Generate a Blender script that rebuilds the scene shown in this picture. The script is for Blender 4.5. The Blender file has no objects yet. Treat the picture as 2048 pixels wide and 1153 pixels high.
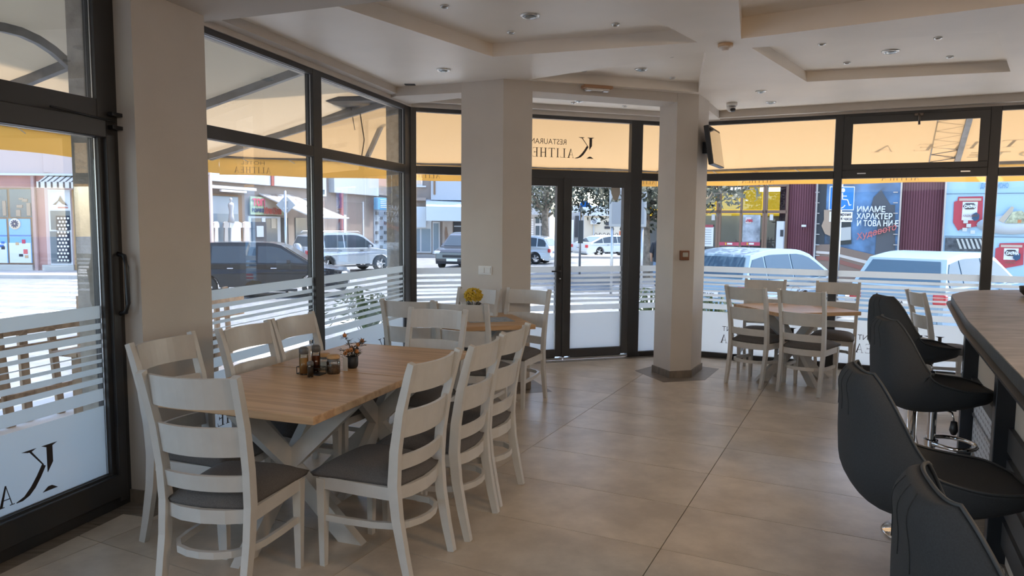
import bpy, bmesh, math, random
from mathutils import Vector, Matrix, noise
from mathutils.geometry import tessellate_polygon
random.seed(7)
S = bpy.context.scene
COL = S.collection
# ------------------------------------------------------------------ camera
F = 1440.0; W2, H2 = 1024.0, 576.5; EYE = 1.6
PITCH = math.atan(128 / F); ROLL = 0.00855
fwd = Vector((0, math.cos(PITCH), -math.sin(PITCH)))
r0 = Vector((1, 0, 0)); u0 = r0.cross(fwd)
rgt = r0 * math.cos(ROLL) + u0 * math.sin(ROLL)
upv = -r0 * math.sin(ROLL) + u0 * math.cos(ROLL)
cd = bpy.data.cameras.new('camera'); cam = bpy.data.objects.new('camera', cd); COL.objects.link(cam)
m = Matrix((rgt, upv, -fwd)).transposed().to_4x4(); m.translation = (0, 0, EYE)
cam.matrix_world = m
cd.sensor_width = 36.0; cd.lens = 36.0 * F / 2048.0; cd.clip_start = 0.05; cd.clip_end = 400
S.camera = cam
def ray(x, y): return fwd * F + rgt * (x - W2) - upv * (y - H2)
def onz(x, y, z=0.0):
    d = ray(x, y); return Vector((0, 0, EYE)) + d * ((z - EYE) / d.z)
def onp(x, y, p, n):
    d = ray(x, y); t = (p[0] * n[0] + p[1] * n[1]) / (d.x * n[0] + d.y * n[1]); return Vector((0, 0, EYE)) + d * t
# ------------------------------------------------------------------ world, sun, exposure
wd = bpy.data.worlds.new('world'); S.world = wd; wd.use_nodes = True
nt = wd.node_tree; bg = nt.nodes['Background']; sky = nt.nodes.new('ShaderNodeTexSky')
sky.sky_type = 'NISHITA'; sky.sun_disc = False; sky.sun_elevation = math.radians(52); sky.sun_rotation = math.radians(55)
sky.air_density = 1.0; sky.dust_density = 1.5; sky.ozone_density = 1.0
nt.links.new(sky.outputs[0], bg.inputs[0]); bg.inputs[1].default_value = 0.27
sd = bpy.data.lights.new('sun', 'SUN'); sd.energy = 2.9; sd.angle = math.radians(0.6); sd.color = (1, .95, .87)
sun = bpy.data.objects.new('sun', sd); COL.objects.link(sun)
sun.rotation_euler = Vector((0.42, 0.30, 1.6)).to_track_quat('Z', 'Y').to_euler()
S.view_settings.view_transform = 'Standard'; S.view_settings.look = 'None'
S.view_settings.gamma = 1; S.view_settings.use_curve_mapping = False; S.view_settings.exposure = 1.55
S.cycles.max_bounces = 10; S.cycles.transparent_max_bounces = 24; S.cycles.diffuse_bounces = 5
def area(name, loc, to, sx, sy, e, c):
    l = bpy.data.lights.new(name, 'AREA'); l.shape = 'RECTANGLE'; l.size = sx; l.size_y = sy; l.energy = e; l.color = c
    o = bpy.data.objects.new(name, l); COL.objects.link(o); o.location = loc
    o.rotation_euler = (Vector(loc) - Vector(to)).to_track_quat('Z', 'Y').to_euler(); return o
# low and high fill lights added behind the camera
area('rear_fill_light', (0.5, -1.9, 1.3), (0.6, 5, 1.1), 5.0, 2.0, 1.2, (.96, .97, 1))
area('side_fill_light', (6.2, -1.5, 1.4), (2.0, 5, 1.2), 4.0, 1.8, 1.2, (1, .97, .93))
l_ = area('high_fill_light', (0.3, -0.6, 2.86), (0.5, 5.0, 0.0), 2.6, 1.0, 6, (1, .96, .90)); l_.data.spread = math.radians(95)
l_ = area('high_fill_light', (3.0, -0.4, 2.86), (2.2, 5.5, 0.0), 2.2, 1.0, 4, (1, .95, .88)); l_.data.spread = math.radians(95)
area('bar_warm_lamp', (2.6, 1.1, 2.6), (1.9, 2.6, 0.6), 0.5, 0.5, 9, (1, .62, .3))
# ------------------------------------------------------------------ materials
MAT = {}
def mat(name, col, rough=.6, metal=0, noise_amt=0, scale=8, bump=0, bscale=60, emit=None, es=0, col2=None, stretch=None, trans=0, coat=0, spec=None):
    if name in MAT: return MAT[name]
    m = bpy.data.materials.new(name); m.use_nodes = True; n = m.node_tree.nodes; L = m.node_tree.links
    b = n['Principled BSDF']; b.inputs['Base Color'].default_value = (*col, 1)
    b.inputs['Roughness'].default_value = rough; b.inputs['Metallic'].default_value = metal
    if coat: b.inputs['Coat Weight'].default_value = coat; b.inputs['Coat Roughness'].default_value = .05
    if spec is not None: b.inputs['Specular IOR Level'].default_value = spec
    if emit: b.inputs['Emission Color'].default_value = (*emit, 1); b.inputs['Emission Strength'].default_value = es
    if trans: b.inputs['Transmission Weight'].default_value = trans
    tc = None
    if noise_amt or col2 or bump:
        tc = n.new('ShaderNodeTexCoord'); mp = n.new('ShaderNodeMapping'); L.new(tc.outputs['Object'], mp.inputs[0])
        if stretch: mp.inputs['Scale'].default_value = stretch
    if noise_amt or col2:
        t = n.new('ShaderNodeTexNoise'); t.inputs['Scale'].default_value = scale; t.inputs['Detail'].default_value = 6
        L.new(mp.outputs[0], t.inputs[0])
        r = n.new('ShaderNodeValToRGB'); r.color_ramp.elements[0].position = .32; r.color_ramp.elements[1].position = .68
        c2 = col2 or tuple(min(1, c * (1 + noise_amt)) for c in col)
        r.color_ramp.elements[0].color = (*[c * (1 - noise_amt) for c in col], 1); r.color_ramp.elements[1].color = (*c2, 1)
        L.new(t.outputs[0], r.inputs[0]); L.new(r.outputs[0], b.inputs['Base Color'])
    if bump:
        t2 = n.new('ShaderNodeTexNoise'); t2.inputs['Scale'].default_value = bscale; t2.inputs['Detail'].default_value = 3
        L.new(mp.outputs[0], t2.inputs[0]); bp = n.new('ShaderNodeBump'); bp.inputs['Strength'].default_value = bump; bp.inputs['Distance'].default_value = .01
        L.new(t2.outputs[0], bp.inputs['Height']); L.new(bp.outputs[0], b.inputs['Normal'])
    MAT[name] = m; return m
def glass(name, tint, gl=.06, rough=0.0):
    if name in MAT: return MAT[name]
    m = bpy.data.materials.new(name); m.use_nodes = True; n = m.node_tree.nodes; L = m.node_tree.links; n.clear()
    o = n.new('ShaderNodeOutputMaterial'); t = n.new('ShaderNodeBsdfTransparent'); t.inputs[0].default_value = (*tint, 1)
    g = n.new('ShaderNodeBsdfGlossy'); g.inputs[0].default_value = (1, 1, 1, 1); g.inputs[1].default_value = rough
    fr = n.new('ShaderNodeFresnel'); fr.inputs[0].default_value = 1.45
    ml = n.new('ShaderNodeMath'); ml.operation = 'MULTIPLY'; ml.inputs[1].default_value = gl * 16
    mx = n.new('ShaderNodeMixShader'); L.new(fr.outputs[0], ml.inputs[0]); L.new(ml.outputs[0], mx.inputs[0]); L.new(t.outputs[0], mx.inputs[1]); L.new(g.outputs[0], mx.inputs[2]); L.new(mx.outputs[0], o.inputs[0])
    MAT[name] = m; return m
def translucent(name, col, tr=.6, clear=0.0, col2=None):
    if name in MAT: return MAT[name]
    m = bpy.data.materials.new(name); m.use_nodes = True; n = m.node_tree.nodes; L = m.node_tree.links; n.clear()
    o = n.new('ShaderNodeOutputMaterial'); d = n.new('ShaderNodeBsdfDiffuse'); t = n.new('ShaderNodeBsdfTranslucent')
    d.inputs[0].default_value = (*col, 1); t.inputs[0].default_value = (*(col2 or col), 1)
    mx = n.new('ShaderNodeMixShader'); mx.inputs[0].default_value = tr; L.new(d.outputs[0], mx.inputs[1]); L.new(t.outputs[0], mx.inputs[2]); out = mx
    if clear:
        c = n.new('ShaderNodeBsdfTransparent'); m2 = n.new('ShaderNodeMixShader'); m2.inputs[0].default_value = clear
        L.new(mx.outputs[0], m2.inputs[1]); L.new(c.outputs[0], m2.inputs[2]); out = m2
    L.new(out.outputs[0], o.inputs[0]); MAT[name] = m; return m
WHITE = mat('white_lacquer', (.57, .55, .515), .38, noise_amt=.04, scale=12)
PLASTER = mat('wall_paint', (.60, .55, .495), .85, noise_amt=.03, scale=3, bump=.08, bscale=180)
CEILM = mat('ceiling_paint', (.88, .81, .72), .45, noise_amt=.03, scale=2)
FRAME = mat('window_frame_anthracite', (.035, .034, .034), .38)
FRAMED = mat('door_frame_grey', (.05, .05, .052), .4)
def floor_mat():
    m = mat('floor_tile', (.36, .33, .285), .34, spec=.5); n = m.node_tree.nodes; L = m.node_tree.links; b = n['Principled BSDF']
    g = n.new('ShaderNodeNewGeometry'); oi = n.new('ShaderNodeObjectInfo')
    add = n.new('ShaderNodeVectorMath'); add.operation = 'ADD'; sc = n.new('ShaderNodeVectorMath'); sc.operation = 'SCALE'; sc.inputs['Scale'].default_value = 9
    cmb = n.new('ShaderNodeCombineXYZ'); L.new(oi.outputs['Random'], cmb.inputs[0]); L.new(oi.outputs['Random'], cmb.inputs[2]); L.new(cmb.outputs[0], sc.inputs[0])
    L.new(g.outputs['Position'], add.inputs[0]); L.new(sc.outputs[0], add.inputs[1])
    t = n.new('ShaderNodeTexNoise'); t.inputs['Scale'].default_value = 3.2; t.inputs['Detail'].default_value = 10; t.inputs['Roughness'].default_value = .62; L.new(add.outputs[0], t.inputs[0])
    r = n.new('ShaderNodeValToRGB'); e = r.color_ramp.elements; e[0].position = .36; e[0].color = (.47, .395, .31, 1); e[1].position = .64; e[1].color = (.64, .55, .44, 1); L.new(t.outputs[0], r.inputs[0])
    L.new(r.outputs[0], b.inputs['Base Color'])
    t2 = n.new('ShaderNodeTexNoise'); t2.inputs['Scale'].default_value = 9; t2.inputs['Detail'].default_value = 5; L.new(add.outputs[0], t2.inputs[0])
    mr = n.new('ShaderNodeMapRange'); mr.inputs[3].default_value = .26; mr.inputs[4].default_value = .37; L.new(t2.outputs[0], mr.inputs[0]); L.new(mr.outputs[0], b.inputs['Roughness'])
    return m
TILE = floor_mat()
GROUT = mat('tile_grout', (.12, .11, .10), .9)
BTILE = mat('border_tile_brown', (.20, .165, .13), .45, noise_amt=.25, scale=6, stretch=(1, 8, 1))
def wood_mat(name, a, b_, sc=1.0, rough=.5, axis=0):
    m = mat(name, a, rough); n = m.node_tree.nodes; L = m.node_tree.links; b = n['Principled BSDF']
    tc = n.new('ShaderNodeTexCoord'); mp = n.new('ShaderNodeMapping'); L.new(tc.outputs['Object'], mp.inputs[0])
    s = [18, 18, 18]; s[axis] = 1.2; mp.inputs['Scale'].default_value = [v * sc for v in s]
    t = n.new('ShaderNodeTexNoise'); t.inputs['Scale'].default_value = 1.5; t.inputs['Detail'].default_value = 7; t.inputs['Distortion'].default_value = .8; L.new(mp.outputs[0], t.inputs[0])
    r = n.new('ShaderNodeValToRGB'); e = r.color_ramp.elements; e[0].position = .38; e[0].color = (*b_, 1); e[1].position = .58; e[1].color = (*a, 1); L.new(t.outputs[0], r.inputs[0]); L.new(r.outputs[0], b.inputs['Base Color'])
    return m
OAK = wood_mat('oak_veneer', (.60, .38, .205), (.46, .27, .135), .8, .42, 0)
STAKE = wood_mat('rough_timber', (.42, .29, .18), (.27, .18, .11), .6, .8, 2)
STAKE2 = wood_mat('rough_timber_rail', (.42, .29, .18), (.27, .18, .11), .6, .8, 0)
SEATG = mat('seat_fabric_grey', (.115, .105, .098), .95, noise_amt=.22, scale=220, bump=.3, bscale=400)
STOOLF = mat('stool_fabric_charcoal', (.030, .034, .040), .85, noise_amt=.12, scale=300, bump=.2, bscale=500)
CHROME = mat('chrome', (.75, .75, .76), .08, 1)
STEEL = mat('dark_steel', (.04, .042, .048), .35, .6)
ALU = mat('aluminium', (.55, .56, .58), .3, .9)
PANE = glass('window_glass', (.96, .975, .985), .014)
FROST = translucent('frosted_film', (.76, .79, .80), .70, .04)
INK = mat('decal_ink', (.035, .028, .026), .6)
CLEAR = glass('jar_glass', (.93, .95, .95), .07)
BLACKP = mat('black_plastic', (.015, .015, .017), .4)
# ------------------------------------------------------------------ helpers
def tag(o, label=None, cat=None, group=None, kind=None):
    if label: o['label'] = label
    if cat: o['category'] = cat
    if group: o['group'] = group
    if kind: o['kind'] = kind
    return o
def empty(name, loc=(0, 0, 0), rz=0, parent=None, rot=None):
    o = bpy.data.objects.new(name, None); COL.objects.link(o); o.location = loc; o.rotation_euler = rot or (0, 0, rz); o.parent = parent; o.empty_display_size = .1; return o
class MB:
    def __init__(s): s.v = []; s.f = []; s.sm = []
    def add(s, vs, fs, sm=False):
        k = len(s.v); s.v += [tuple(v) for v in vs]; s.f += [tuple(i + k for i in f) for f in fs]; s.sm += [sm] * len(fs); return s
    def box(s, c, d, rz=0, rot=None, bev=0):
        x, y, z = [t / 2 for t in d]; R = rot if rot is not None else Matrix.Rotation(rz, 3, 'Z')
        if bev:
            b = min(bev, x * .9, y * .9, z * .9); vs = []
            bm = bmesh.new(); bmesh.ops.create_cube(bm, size=1)
            for v in bm.verts: v.co = Vector((v.co.x * 2 * x, v.co.y * 2 * y, v.co.z * 2 * z))
            bmesh.ops.bevel(bm, geom=bm.edges[:], offset=b, segments=2, affect='EDGES', profile=.5)
            vs = [R @ v.co + Vector(c) for v in bm.verts]; fs = [[v.index for v in f.verts] for f in bm.faces]; bm.free(); return s.add(vs, fs)
        vs = [R @ Vector((i * x, j * y, k * z)) + Vector(c) for i in (-1, 1) for j in (-1, 1) for k in (-1, 1)]
        return s.add(vs, [(0, 1, 3, 2), (4, 6, 7, 5), (0, 4, 5, 1), (2, 3, 7, 6), (0, 2, 6, 4), (1, 5, 7, 3)])
    def prism(s, poly, z0, z1, M=None):
        n = len(poly); vs = [Vector((p[0], p[1], z0)) for p in poly] + [Vector((p[0], p[1], z1)) for p in poly]
        if M: vs = [M @ v for v in vs]
        a = sum(poly[i][0] * poly[(i + 1) % n][1] - poly[(i + 1) % n][0] * poly[i][1] for i in range(n))
        fs = [(i, (i + 1) % n, n + (i + 1) % n, n + i) for i in range(n)]
        tri = tessellate_polygon([[Vector((p[0], p[1], 0)) for p in poly]]) if n > 4 else ([(0, 1, 2), (0, 2, 3)] if n == 4 else [(0, 1, 2)])
        for t in tri:
            ar = sum(poly[t[i]][0] * poly[t[(i + 1) % 3]][1] - poly[t[(i + 1) % 3]][0] * poly[t[i]][1] for i in range(3))
            if ar < 0: t = tuple(reversed(t))
            fs.append(tuple(n + i for i in t)); fs.append(tuple(reversed(t)))
        if a < 0: fs = [tuple(reversed(f)) if k < n else f for k, f in enumerate(fs)]
        return s.add(vs, fs)
    def tube(s, pts, r, seg=10, closed=False, rect=None, upd=None, sm=True):
        pts = [Vector(p) for p in pts]; n = len(pts); rings = []
        for i, p in enumerate(pts):
            a = pts[(i - 1) % n] if (closed or i > 0) else p; b = pts[(i + 1) % n] if (closed or i < n - 1) else p
            t = (b - a).normalized(); up = Vector(upd) if upd else (Vector((0, 0, 1)) if abs(t.z) < .9 else Vector((1, 0, 0)))
            x = t.cross(up).normalized(); y = x.cross(t).normalized(); rr = r[i] if isinstance(r, (list, tuple)) else r
            if rect:
                w, h = (rect[i] if isinstance(rect, list) else rect); ring = [p + x * (w / 2 * a_) + y * (h / 2 * b_) for a_, b_ in ((-1, -1), (1, -1), (1, 1), (-1, 1))]
            else: ring = [p + (x * math.cos(2 * math.pi * k / seg) + y * math.sin(2 * math.pi * k / seg)) * rr for k in range(seg)]
            rings.append(ring)
        m_ = len(rings[0]); vs = [v for R in rings for v in R]; fs = []
        for i in range(n if closed else n - 1):
            j = (i + 1) % n
            for k in range(m_): fs.append((i * m_ + k, i * m_ + (k + 1) % m_, j * m_ + (k + 1) % m_, j * m_ + k))
        if not closed: fs.append(tuple(range(m_ - 1, -1, -1))); fs.append(tuple((n - 1) * m_ + k for k in range(m_)))
        return s.add(vs, fs, sm and not rect)
    def lathe(s, prof, seg=24, c=(0, 0, 0), M=None):
        vs = []; fs = []; n = len(prof)
        for k in range(seg):
            a = 2 * math.pi * k / seg
            for r, z in prof:
                v = Vector((r * math.cos(a), r * math.sin(a), z)); v = M @ v if M else v; vs.append(v + Vector(c))
        for k in range(seg):
            for i in range(n - 1): fs.append((k * n + i, ((k + 1) % seg) * n + i, ((k + 1) % seg) * n + i + 1, k * n + i + 1))
        return s.add(vs, fs, True)
    def ball(s, c, r, seg=12, sc=(1, 1, 1)):
        prof = [(r * math.sin(math.pi * i / 8), -r * math.cos(math.pi * i / 8)) for i in range(9)]
        return s.lathe(prof, seg, c, Matrix.Diagonal(sc))
    def quad(s, pts): return s.add(pts, [tuple(range(len(pts)))])
    def build(s, name, mt, parent=None, loc=None, smooth=None):
        me = bpy.data.meshes.new(name); me.from_pydata(s.v, [], s.f)
        me.polygons.foreach_set('use_smooth', s.sm if smooth is None else [smooth] * len(s.f)); me.materials.append(mt)
        bm = bmesh.new(); bm.from_mesh(me); bmesh.ops.remove_doubles(bm, verts=bm.verts, dist=1e-6); bmesh.ops.recalc_face_normals(bm, faces=bm.faces); bm.to_mesh(me); bm.free(); me.update()
        o = bpy.data.objects.new(name, me); COL.objects.link(o); o.parent = parent
        if loc: o.location = loc
        return o
def crom(P, k):
    out = []
    for i in range(len(P) - 1):
        p0, p1, p2, p3 = P[max(i - 1, 0)], P[i], P[i + 1], P[min(i + 2, len(P) - 1)]
        for j in range(k):
            t = j / k; out.append(tuple(.5 * (2 * b + (c - a) * t + (2 * a - 5 * b + 4 * c - d) * t * t + (3 * b - a - 3 * c + d) * t ** 3) for a, b, c, d in zip(p0, p1, p2, p3)))
    return out + [tuple(P[-1])]
def copy_tree(o, parent=None):
    c = o.copy(); COL.objects.link(c); c.parent = parent
    for ch in [x for x in KIDS.get(o.name, [])]: copy_tree(ch, c)
    return c
KIDS = {}
def index_kids():
    KIDS.clear()
    for o in COL.objects:
        if o.parent: KIDS.setdefault(o.parent.name, []).append(o)
def text_mb(txt, size, M, ext=.002, flip=False, bold=0.0, sx=1.0, shear=0.0, align='LEFT'):
    cu = bpy.data.curves.new('t', 'FONT'); cu.body = txt; cu.size = size; cu.extrude = ext; cu.offset = bold; cu.shear = shear; cu.align_x = align; cu.resolution_u = 3
    o = bpy.data.objects.new('t', cu); COL.objects.link(o); dg = bpy.context.evaluated_depsgraph_get(); me = bpy.data.meshes.new_from_object(o.evaluated_get(dg))
    vs = [M @ Vector((v.co.x * sx, v.co.y, v.co.z)) for v in me.vertices]; fs = [tuple(p.vertices) for p in me.polygons]
    bpy.data.objects.remove(o); bpy.data.curves.remove(cu); bpy.data.meshes.remove(me)
    b = MB(); b.add(vs, fs); return b
def azv(a): a = math.radians(a); return Vector((math.sin(a), math.cos(a), 0))
def frame(o, az):   # local x along azimuth, y to its left, z up
    d = azv(az); return Matrix.Translation(o) @ Matrix.Rotation(math.atan2(d.y, d.x), 4, 'Z')
# ------------------------------------------------------------------ room plan
A = azv(26.2); B = azv(116.2)
C0 = Vector((-1.13, 7.857, 0)); AZL = 15.5; AZM = 72.0; dL = azv(AZL); nLin = Vector((dL.y, -dL.x, 0))
dM = azv(AZM)
R0 = Vector((2.316, 8.772, 0))
K0 = Vector((2.065, 8.895, 0))
TOP = 2.84; PEL = 2.875; ZC = 2.94; TR0, TR1 = 2.135, 2.22
Lend = C0 - dL * 8.6; Rend = K0 + B * 7.2; BK1 = Vector((-2.6, -3.0, 0)); BK2 = Vector((6.6, -3.4, 0))
ROOM = [C0, Lend, BK1, BK2, Rend, K0]   # counter-clockwise
def inset(poly, d):
    n = len(poly); out = []
    for i in range(n):
        p0, p1, p2 = poly[i - 1], poly[i], poly[(i + 1) % n]
        a = (p1 - p0).normalized(); b = (p2 - p1).normalized(); na = Vector((-a.y, a.x, 0)); nb = Vector((-b.y, b.x, 0))
        q = p1 + na * d; r = p1 + nb * d; den = a.x * b.y - a.y * b.x; w = r - q; t = (w.x * b.y - w.y * b.x) / den; out.append(q + a * t)
    return out
def clip(poly, cp):
    out = poly
    for i in range(len(cp)):
        a, b = cp[i], cp[(i + 1) % len(cp)]; e = b - a; n = Vector((-e.y, e.x, 0)); src = out; out = []
        for k in range(len(src)):
            p, q = src[k - 1], src[k]; dp = (p - a).dot(n); dq = (q - a).dot(n)
            if (dp < 0) != (dq < 0): out.append(p + (q - p) * (dp / (dp - dq)))
            if dq >= 0: out.append(q)
        if not out: return []
    return out
flo = MB().prism(ROOM, -.12, -.006).build('floor', GROUT); tag(flo, kind='structure')
inn = inset(ROOM, .13); tcache = {}
for i in range(-6, 5):
    for j in range(-4, 15):
        b0 = -.85 + 1.255 * i; a0 = 3.42 + .607 * j; g = .0025
        quad = [B * (b0 + x) + A * (a0 + y) for x, y in ((g, g), (1.255 - g, g), (1.255 - g, .607 - g), (g, .607 - g))]
        c = clip(quad, inn)
        cen = sum(quad, Vector()) / 4
        if len(c) < 3 or cen.y < .4 or abs(cen.x) > cen.y * .86 + 1.1: continue
        whole = len(c) == 4 and all(min((p - q).length for q in quad) < 1e-4 for p in c)
        if whole:
            if 'm' not in tcache:
                o = MB().prism([(g, g), (1.255 - g, g), (1.255 - g, .607 - g), (g, .607 - g)], -.006, 0).build('floor_tile', TILE, flo); tcache['m'] = o.data
            else: o = bpy.data.objects.new('floor_tile', tcache['m']); COL.objects.link(o); o.parent = flo
            o.location = B * b0 + A * a0; o.rotation_euler = (0, 0, math.atan2(B.y, B.x))
        else: MB().prism([(p.x, p.y) for p in c], -.006, 0).build('floor_tile', TILE, flo)
# off-frame part of the floor, one sheet
rest = MB(); rest.prism([(-6, -5), (8, -5), (8, .3), (-6, .3)], -.0065, -.002); o = rest.build('floor_surface', TILE, flo)
o.data.clear_geometry(); cc = clip([Vector((-6, -5, 0)), Vector((9, -5, 0)), Vector((9, .25, 0)), Vector((-6, .25, 0))], inn); tmp = MB().prism([(p.x, p.y) for p in cc], -.006, -.001)
o.data.from_pydata(tmp.v, [], tmp.f); o.data.materials.clear(); o.data.materials.append(TILE)
for k in (5, 0, 4):  # border strips along the three glazed walls
    a, b = ROOM[k], ROOM[(k + 1) % 6]; ia, ib = inn[k], inn[(k + 1) % 6]; n = 10
    if k == 0: n = 14
    for t in range(n):
        f0, f1 = t / n, (t + 1) / n; e = .003
        P = [a.lerp(b, f0), a.lerp(b, f1), ib.lerp(ia, 1 - f1), ib.lerp(ia, 1 - f0)]; d = (b - a).normalized() * e
        P = [P[0] + d, P[1] - d, P[2] - d, P[3] + d]
        MB().prism([(p.x, p.y) for p in P], -.006, 0).build('border_tile', BTILE, flo)
# back walls (behind the camera)
DARKW = mat('dark_unseen_wall', (.12, .095, .075), .6)  # unseen walls, made dark to cut bounce light into the room
def wall_box(name, a, b, th, z0, z1, mt, out):
    d = (b - a); L_ = d.length; mid = (a + b) / 2 + out * th / 2
    o = MB().box((0, 0, (z0 + z1) / 2), (L_, th, z1 - z0)).build(name, mt); o.location = mid; o.rotation_euler = (0, 0, math.atan2(d.y, d.x)); tag(o, kind='structure'); return o
wall_box('wall_back', BK1, BK2, .2, 0, 3.1, DARKW, Vector((0, -1, 0)))
wall_box('wall_right', BK2, Rend, .2, 0, 3.1, DARKW, Vector((.95, -.3, 0)).normalized())
wall_box('wall_left', Lend, BK1, .2, 0, 3.1, DARKW, Vector((-.95, -.3, 0)).normalized())
# ------------------------------------------------------------------ ceiling with coffers
coffers = [([(-.172, 5.93), (-1.14, 4.55), (.38, 4.10), (.63, 4.46), (1.345, 5.42)], .10),
           ([(.14, 6.85), (1.485, 5.71), (1.86, 7.40)], .09),
           ([(1.79, 5.57), (3.30, 5.06), (4.26, 6.32), (2.72, 6.83)], .09),
           ([(1.63, 5.31), (1.20, 4.02), (2.60, 3.55), (3.9, 3.6), (3.6, 4.10)], .15)]
outer = [Vector((p.x, p.y, 0)) for p in ROOM]; loops = [outer] + [[Vector((x, y, 0)) for x, y in c[0]] for c in coffers]
flat = [v for l in loops for v in l]; tris = tessellate_polygon(loops)
cb = MB(); cb.add([(v.x, v.y, ZC) for v in flat], [tuple(t) for t in tris])
for c, dp in coffers:
    n = len(c)
    cb.add([(x, y, ZC) for x, y in c] + [(x, y, ZC + dp) for x, y in c], [(i, (i + 1) % n, n + (i + 1) % n, n + i) for i in range(n)] + [tuple(range(n, 2 * n))])
cb.add([(v.x, v.y, 3.14) for v in outer] + [(v.x, v.y, ZC) for v in outer], [tuple(range(6))] + [(i, (i + 1) % 6, 6 + (i + 1) % 6, 6 + i) for i in range(6)])
me = bpy.data.meshes.new('ceiling'); me.from_pydata(cb.v, [], cb.f); me.materials.append(CEILM); ceil = bpy.data.objects.new('ceiling', me); COL.objects.link(ceil); tag(ceil, kind='structure')
# pelmet trims over the windows
def strip(name, a, b, w, z0, z1, inward, mt=PLASTER, ext=0):
    d = (b - a).normalized(); a = a - d * ext; b = b + d * ext
    o = MB().prism([(p.x, p.y) for p in (a, b, b + inward * w, a + inward * w)], z0, z1).build(name, mt); tag(o, kind='structure'); return o
nMin = Vector((dM.y, -dM.x, 0)); nRin = -A
i1 = inset(ROOM, .14)
def trim(name, k, z0):
    P = [ROOM[k], ROOM[(k + 1) % 6], i1[(k + 1) % 6], i1[k]]
    o = MB().prism([(p.x, p.y) for p in P], z0, ZC + .02).build(name, PLASTER); tag(o, kind='structure')
trim('trim_1', 0, PEL); trim('trim_2', 5, PEL + .01); trim('trim_3', 4, PEL - .015)
for k, nm in ((0, 'wall_front_left'), (5, 'wall_front_centre'), (4, 'wall_front_right')):   # lintel above the glazing, flush outside
    a, b = ROOM[k], ROOM[(k + 1) % 6]; d = (b - a).normalized(); nin = Vector((-d.y, d.x, 0))
    P = [a - nin * .18, b - nin * .18, b + nin * .05, a + nin * .05]
    o = MB().prism([(p.x, p.y) for p in P], TOP - .004, 3.14).build(nm, PLASTER); tag(o, kind='structure')
up_ = inset(ROOM, -.2); tag(MB().prism([(p.x, p.y) for p in up_], 3.145, 9.5).build('wall_upper_floors', mat('upper_render', (.55, .50, .44), .9)), kind='structure')  # unseen storeys, added to throw shade over the left terrace
# ------------------------------------------------------------------ columns and beams
def column(name, poly, label, zt=ZC + .02, skirt=None):
    o = MB().prism(poly, 0, zt).build(name, PLASTER); tag(o, kind='structure')
    P = [Vector((x, y, 0)) for x, y in poly]; n = len(P)
    for i in range(n):
        a, b = P[i], P[(i + 1) % n]; d = (b - a).normalized(); out = Vector((d.y, -d.x, 0)); e = .012
        q = [a - d * .002, b + d * .002, b + out * e + d * .011, a + out * e - d * .011]
        MB().prism([(v.x, v.y) for v in q], .001, .075).build('skirting_tile', BTILE, o)
    if skirt:
        q = inset(P, -skirt); q0 = inset(P, -.012)
        for i in range(n):
            MB().prism([(v.x, v.y) for v in (q0[i], q0[(i + 1) % n], q[(i + 1) % n], q[i])], -.002, .0015).build('border_tile', BTILE, o)
    return o
p0 = Vector((-2.09, 4.01, 0)); 
pil = [C0 - dL * 4.0 + nLin * .0 - nLin * .02, C0 - dL * 4.0 + nLin * .155, C0 - dL * 3.42 + nLin * .155, C0 - dL * 3.42 - nLin * .02]
column('wall_left_pillar', [(p.x, p.y) for p in pil], '', 3.0, .16)
column('wall_centre_column', [(-.095, 6.81), (.178, 6.905), (.05, 7.30), (-.30, 7.33), (-.50, 7.02)], '', ZC + .02, .17)
column('wall_right_column', [(1.665, 7.452), (1.899, 7.518), (2.114, 7.925), (1.86, 8.12), (1.554, 7.78)], '', ZC + .02, .17)
def beam(name, P, z0=2.85): o = MB().prism([tuple(p) for p in P], z0, ZC + .03).build(name, PLASTER); tag(o, kind='structure'); return o
beam('trim_4', [(.165, 6.915), (1.675, 7.46), (1.62, 7.78), (.10, 7.24)])
beam('trim_5', [(-.47, 7.02), (-1.16, 7.25), (-1.27, 7.40), (-1.15, 7.75), (-.40, 7.25)])
beam('trim_6', [(2.10, 7.92), (2.45, 8.66), (2.2, 8.75), (1.80, 8.02)])
bl = Vector((-1.98, 4.30, 0)); bd = azv(111)
q = [Vector((-2.05, 4.70, 0)), Vector((-2.05, 4.70, 0)) + bd * 9.5]; q += [q[1] - azv(21) * .55, q[0] - azv(21) * .62]
beam('trim_7', [(p.x, p.y) for p in q])
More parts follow.
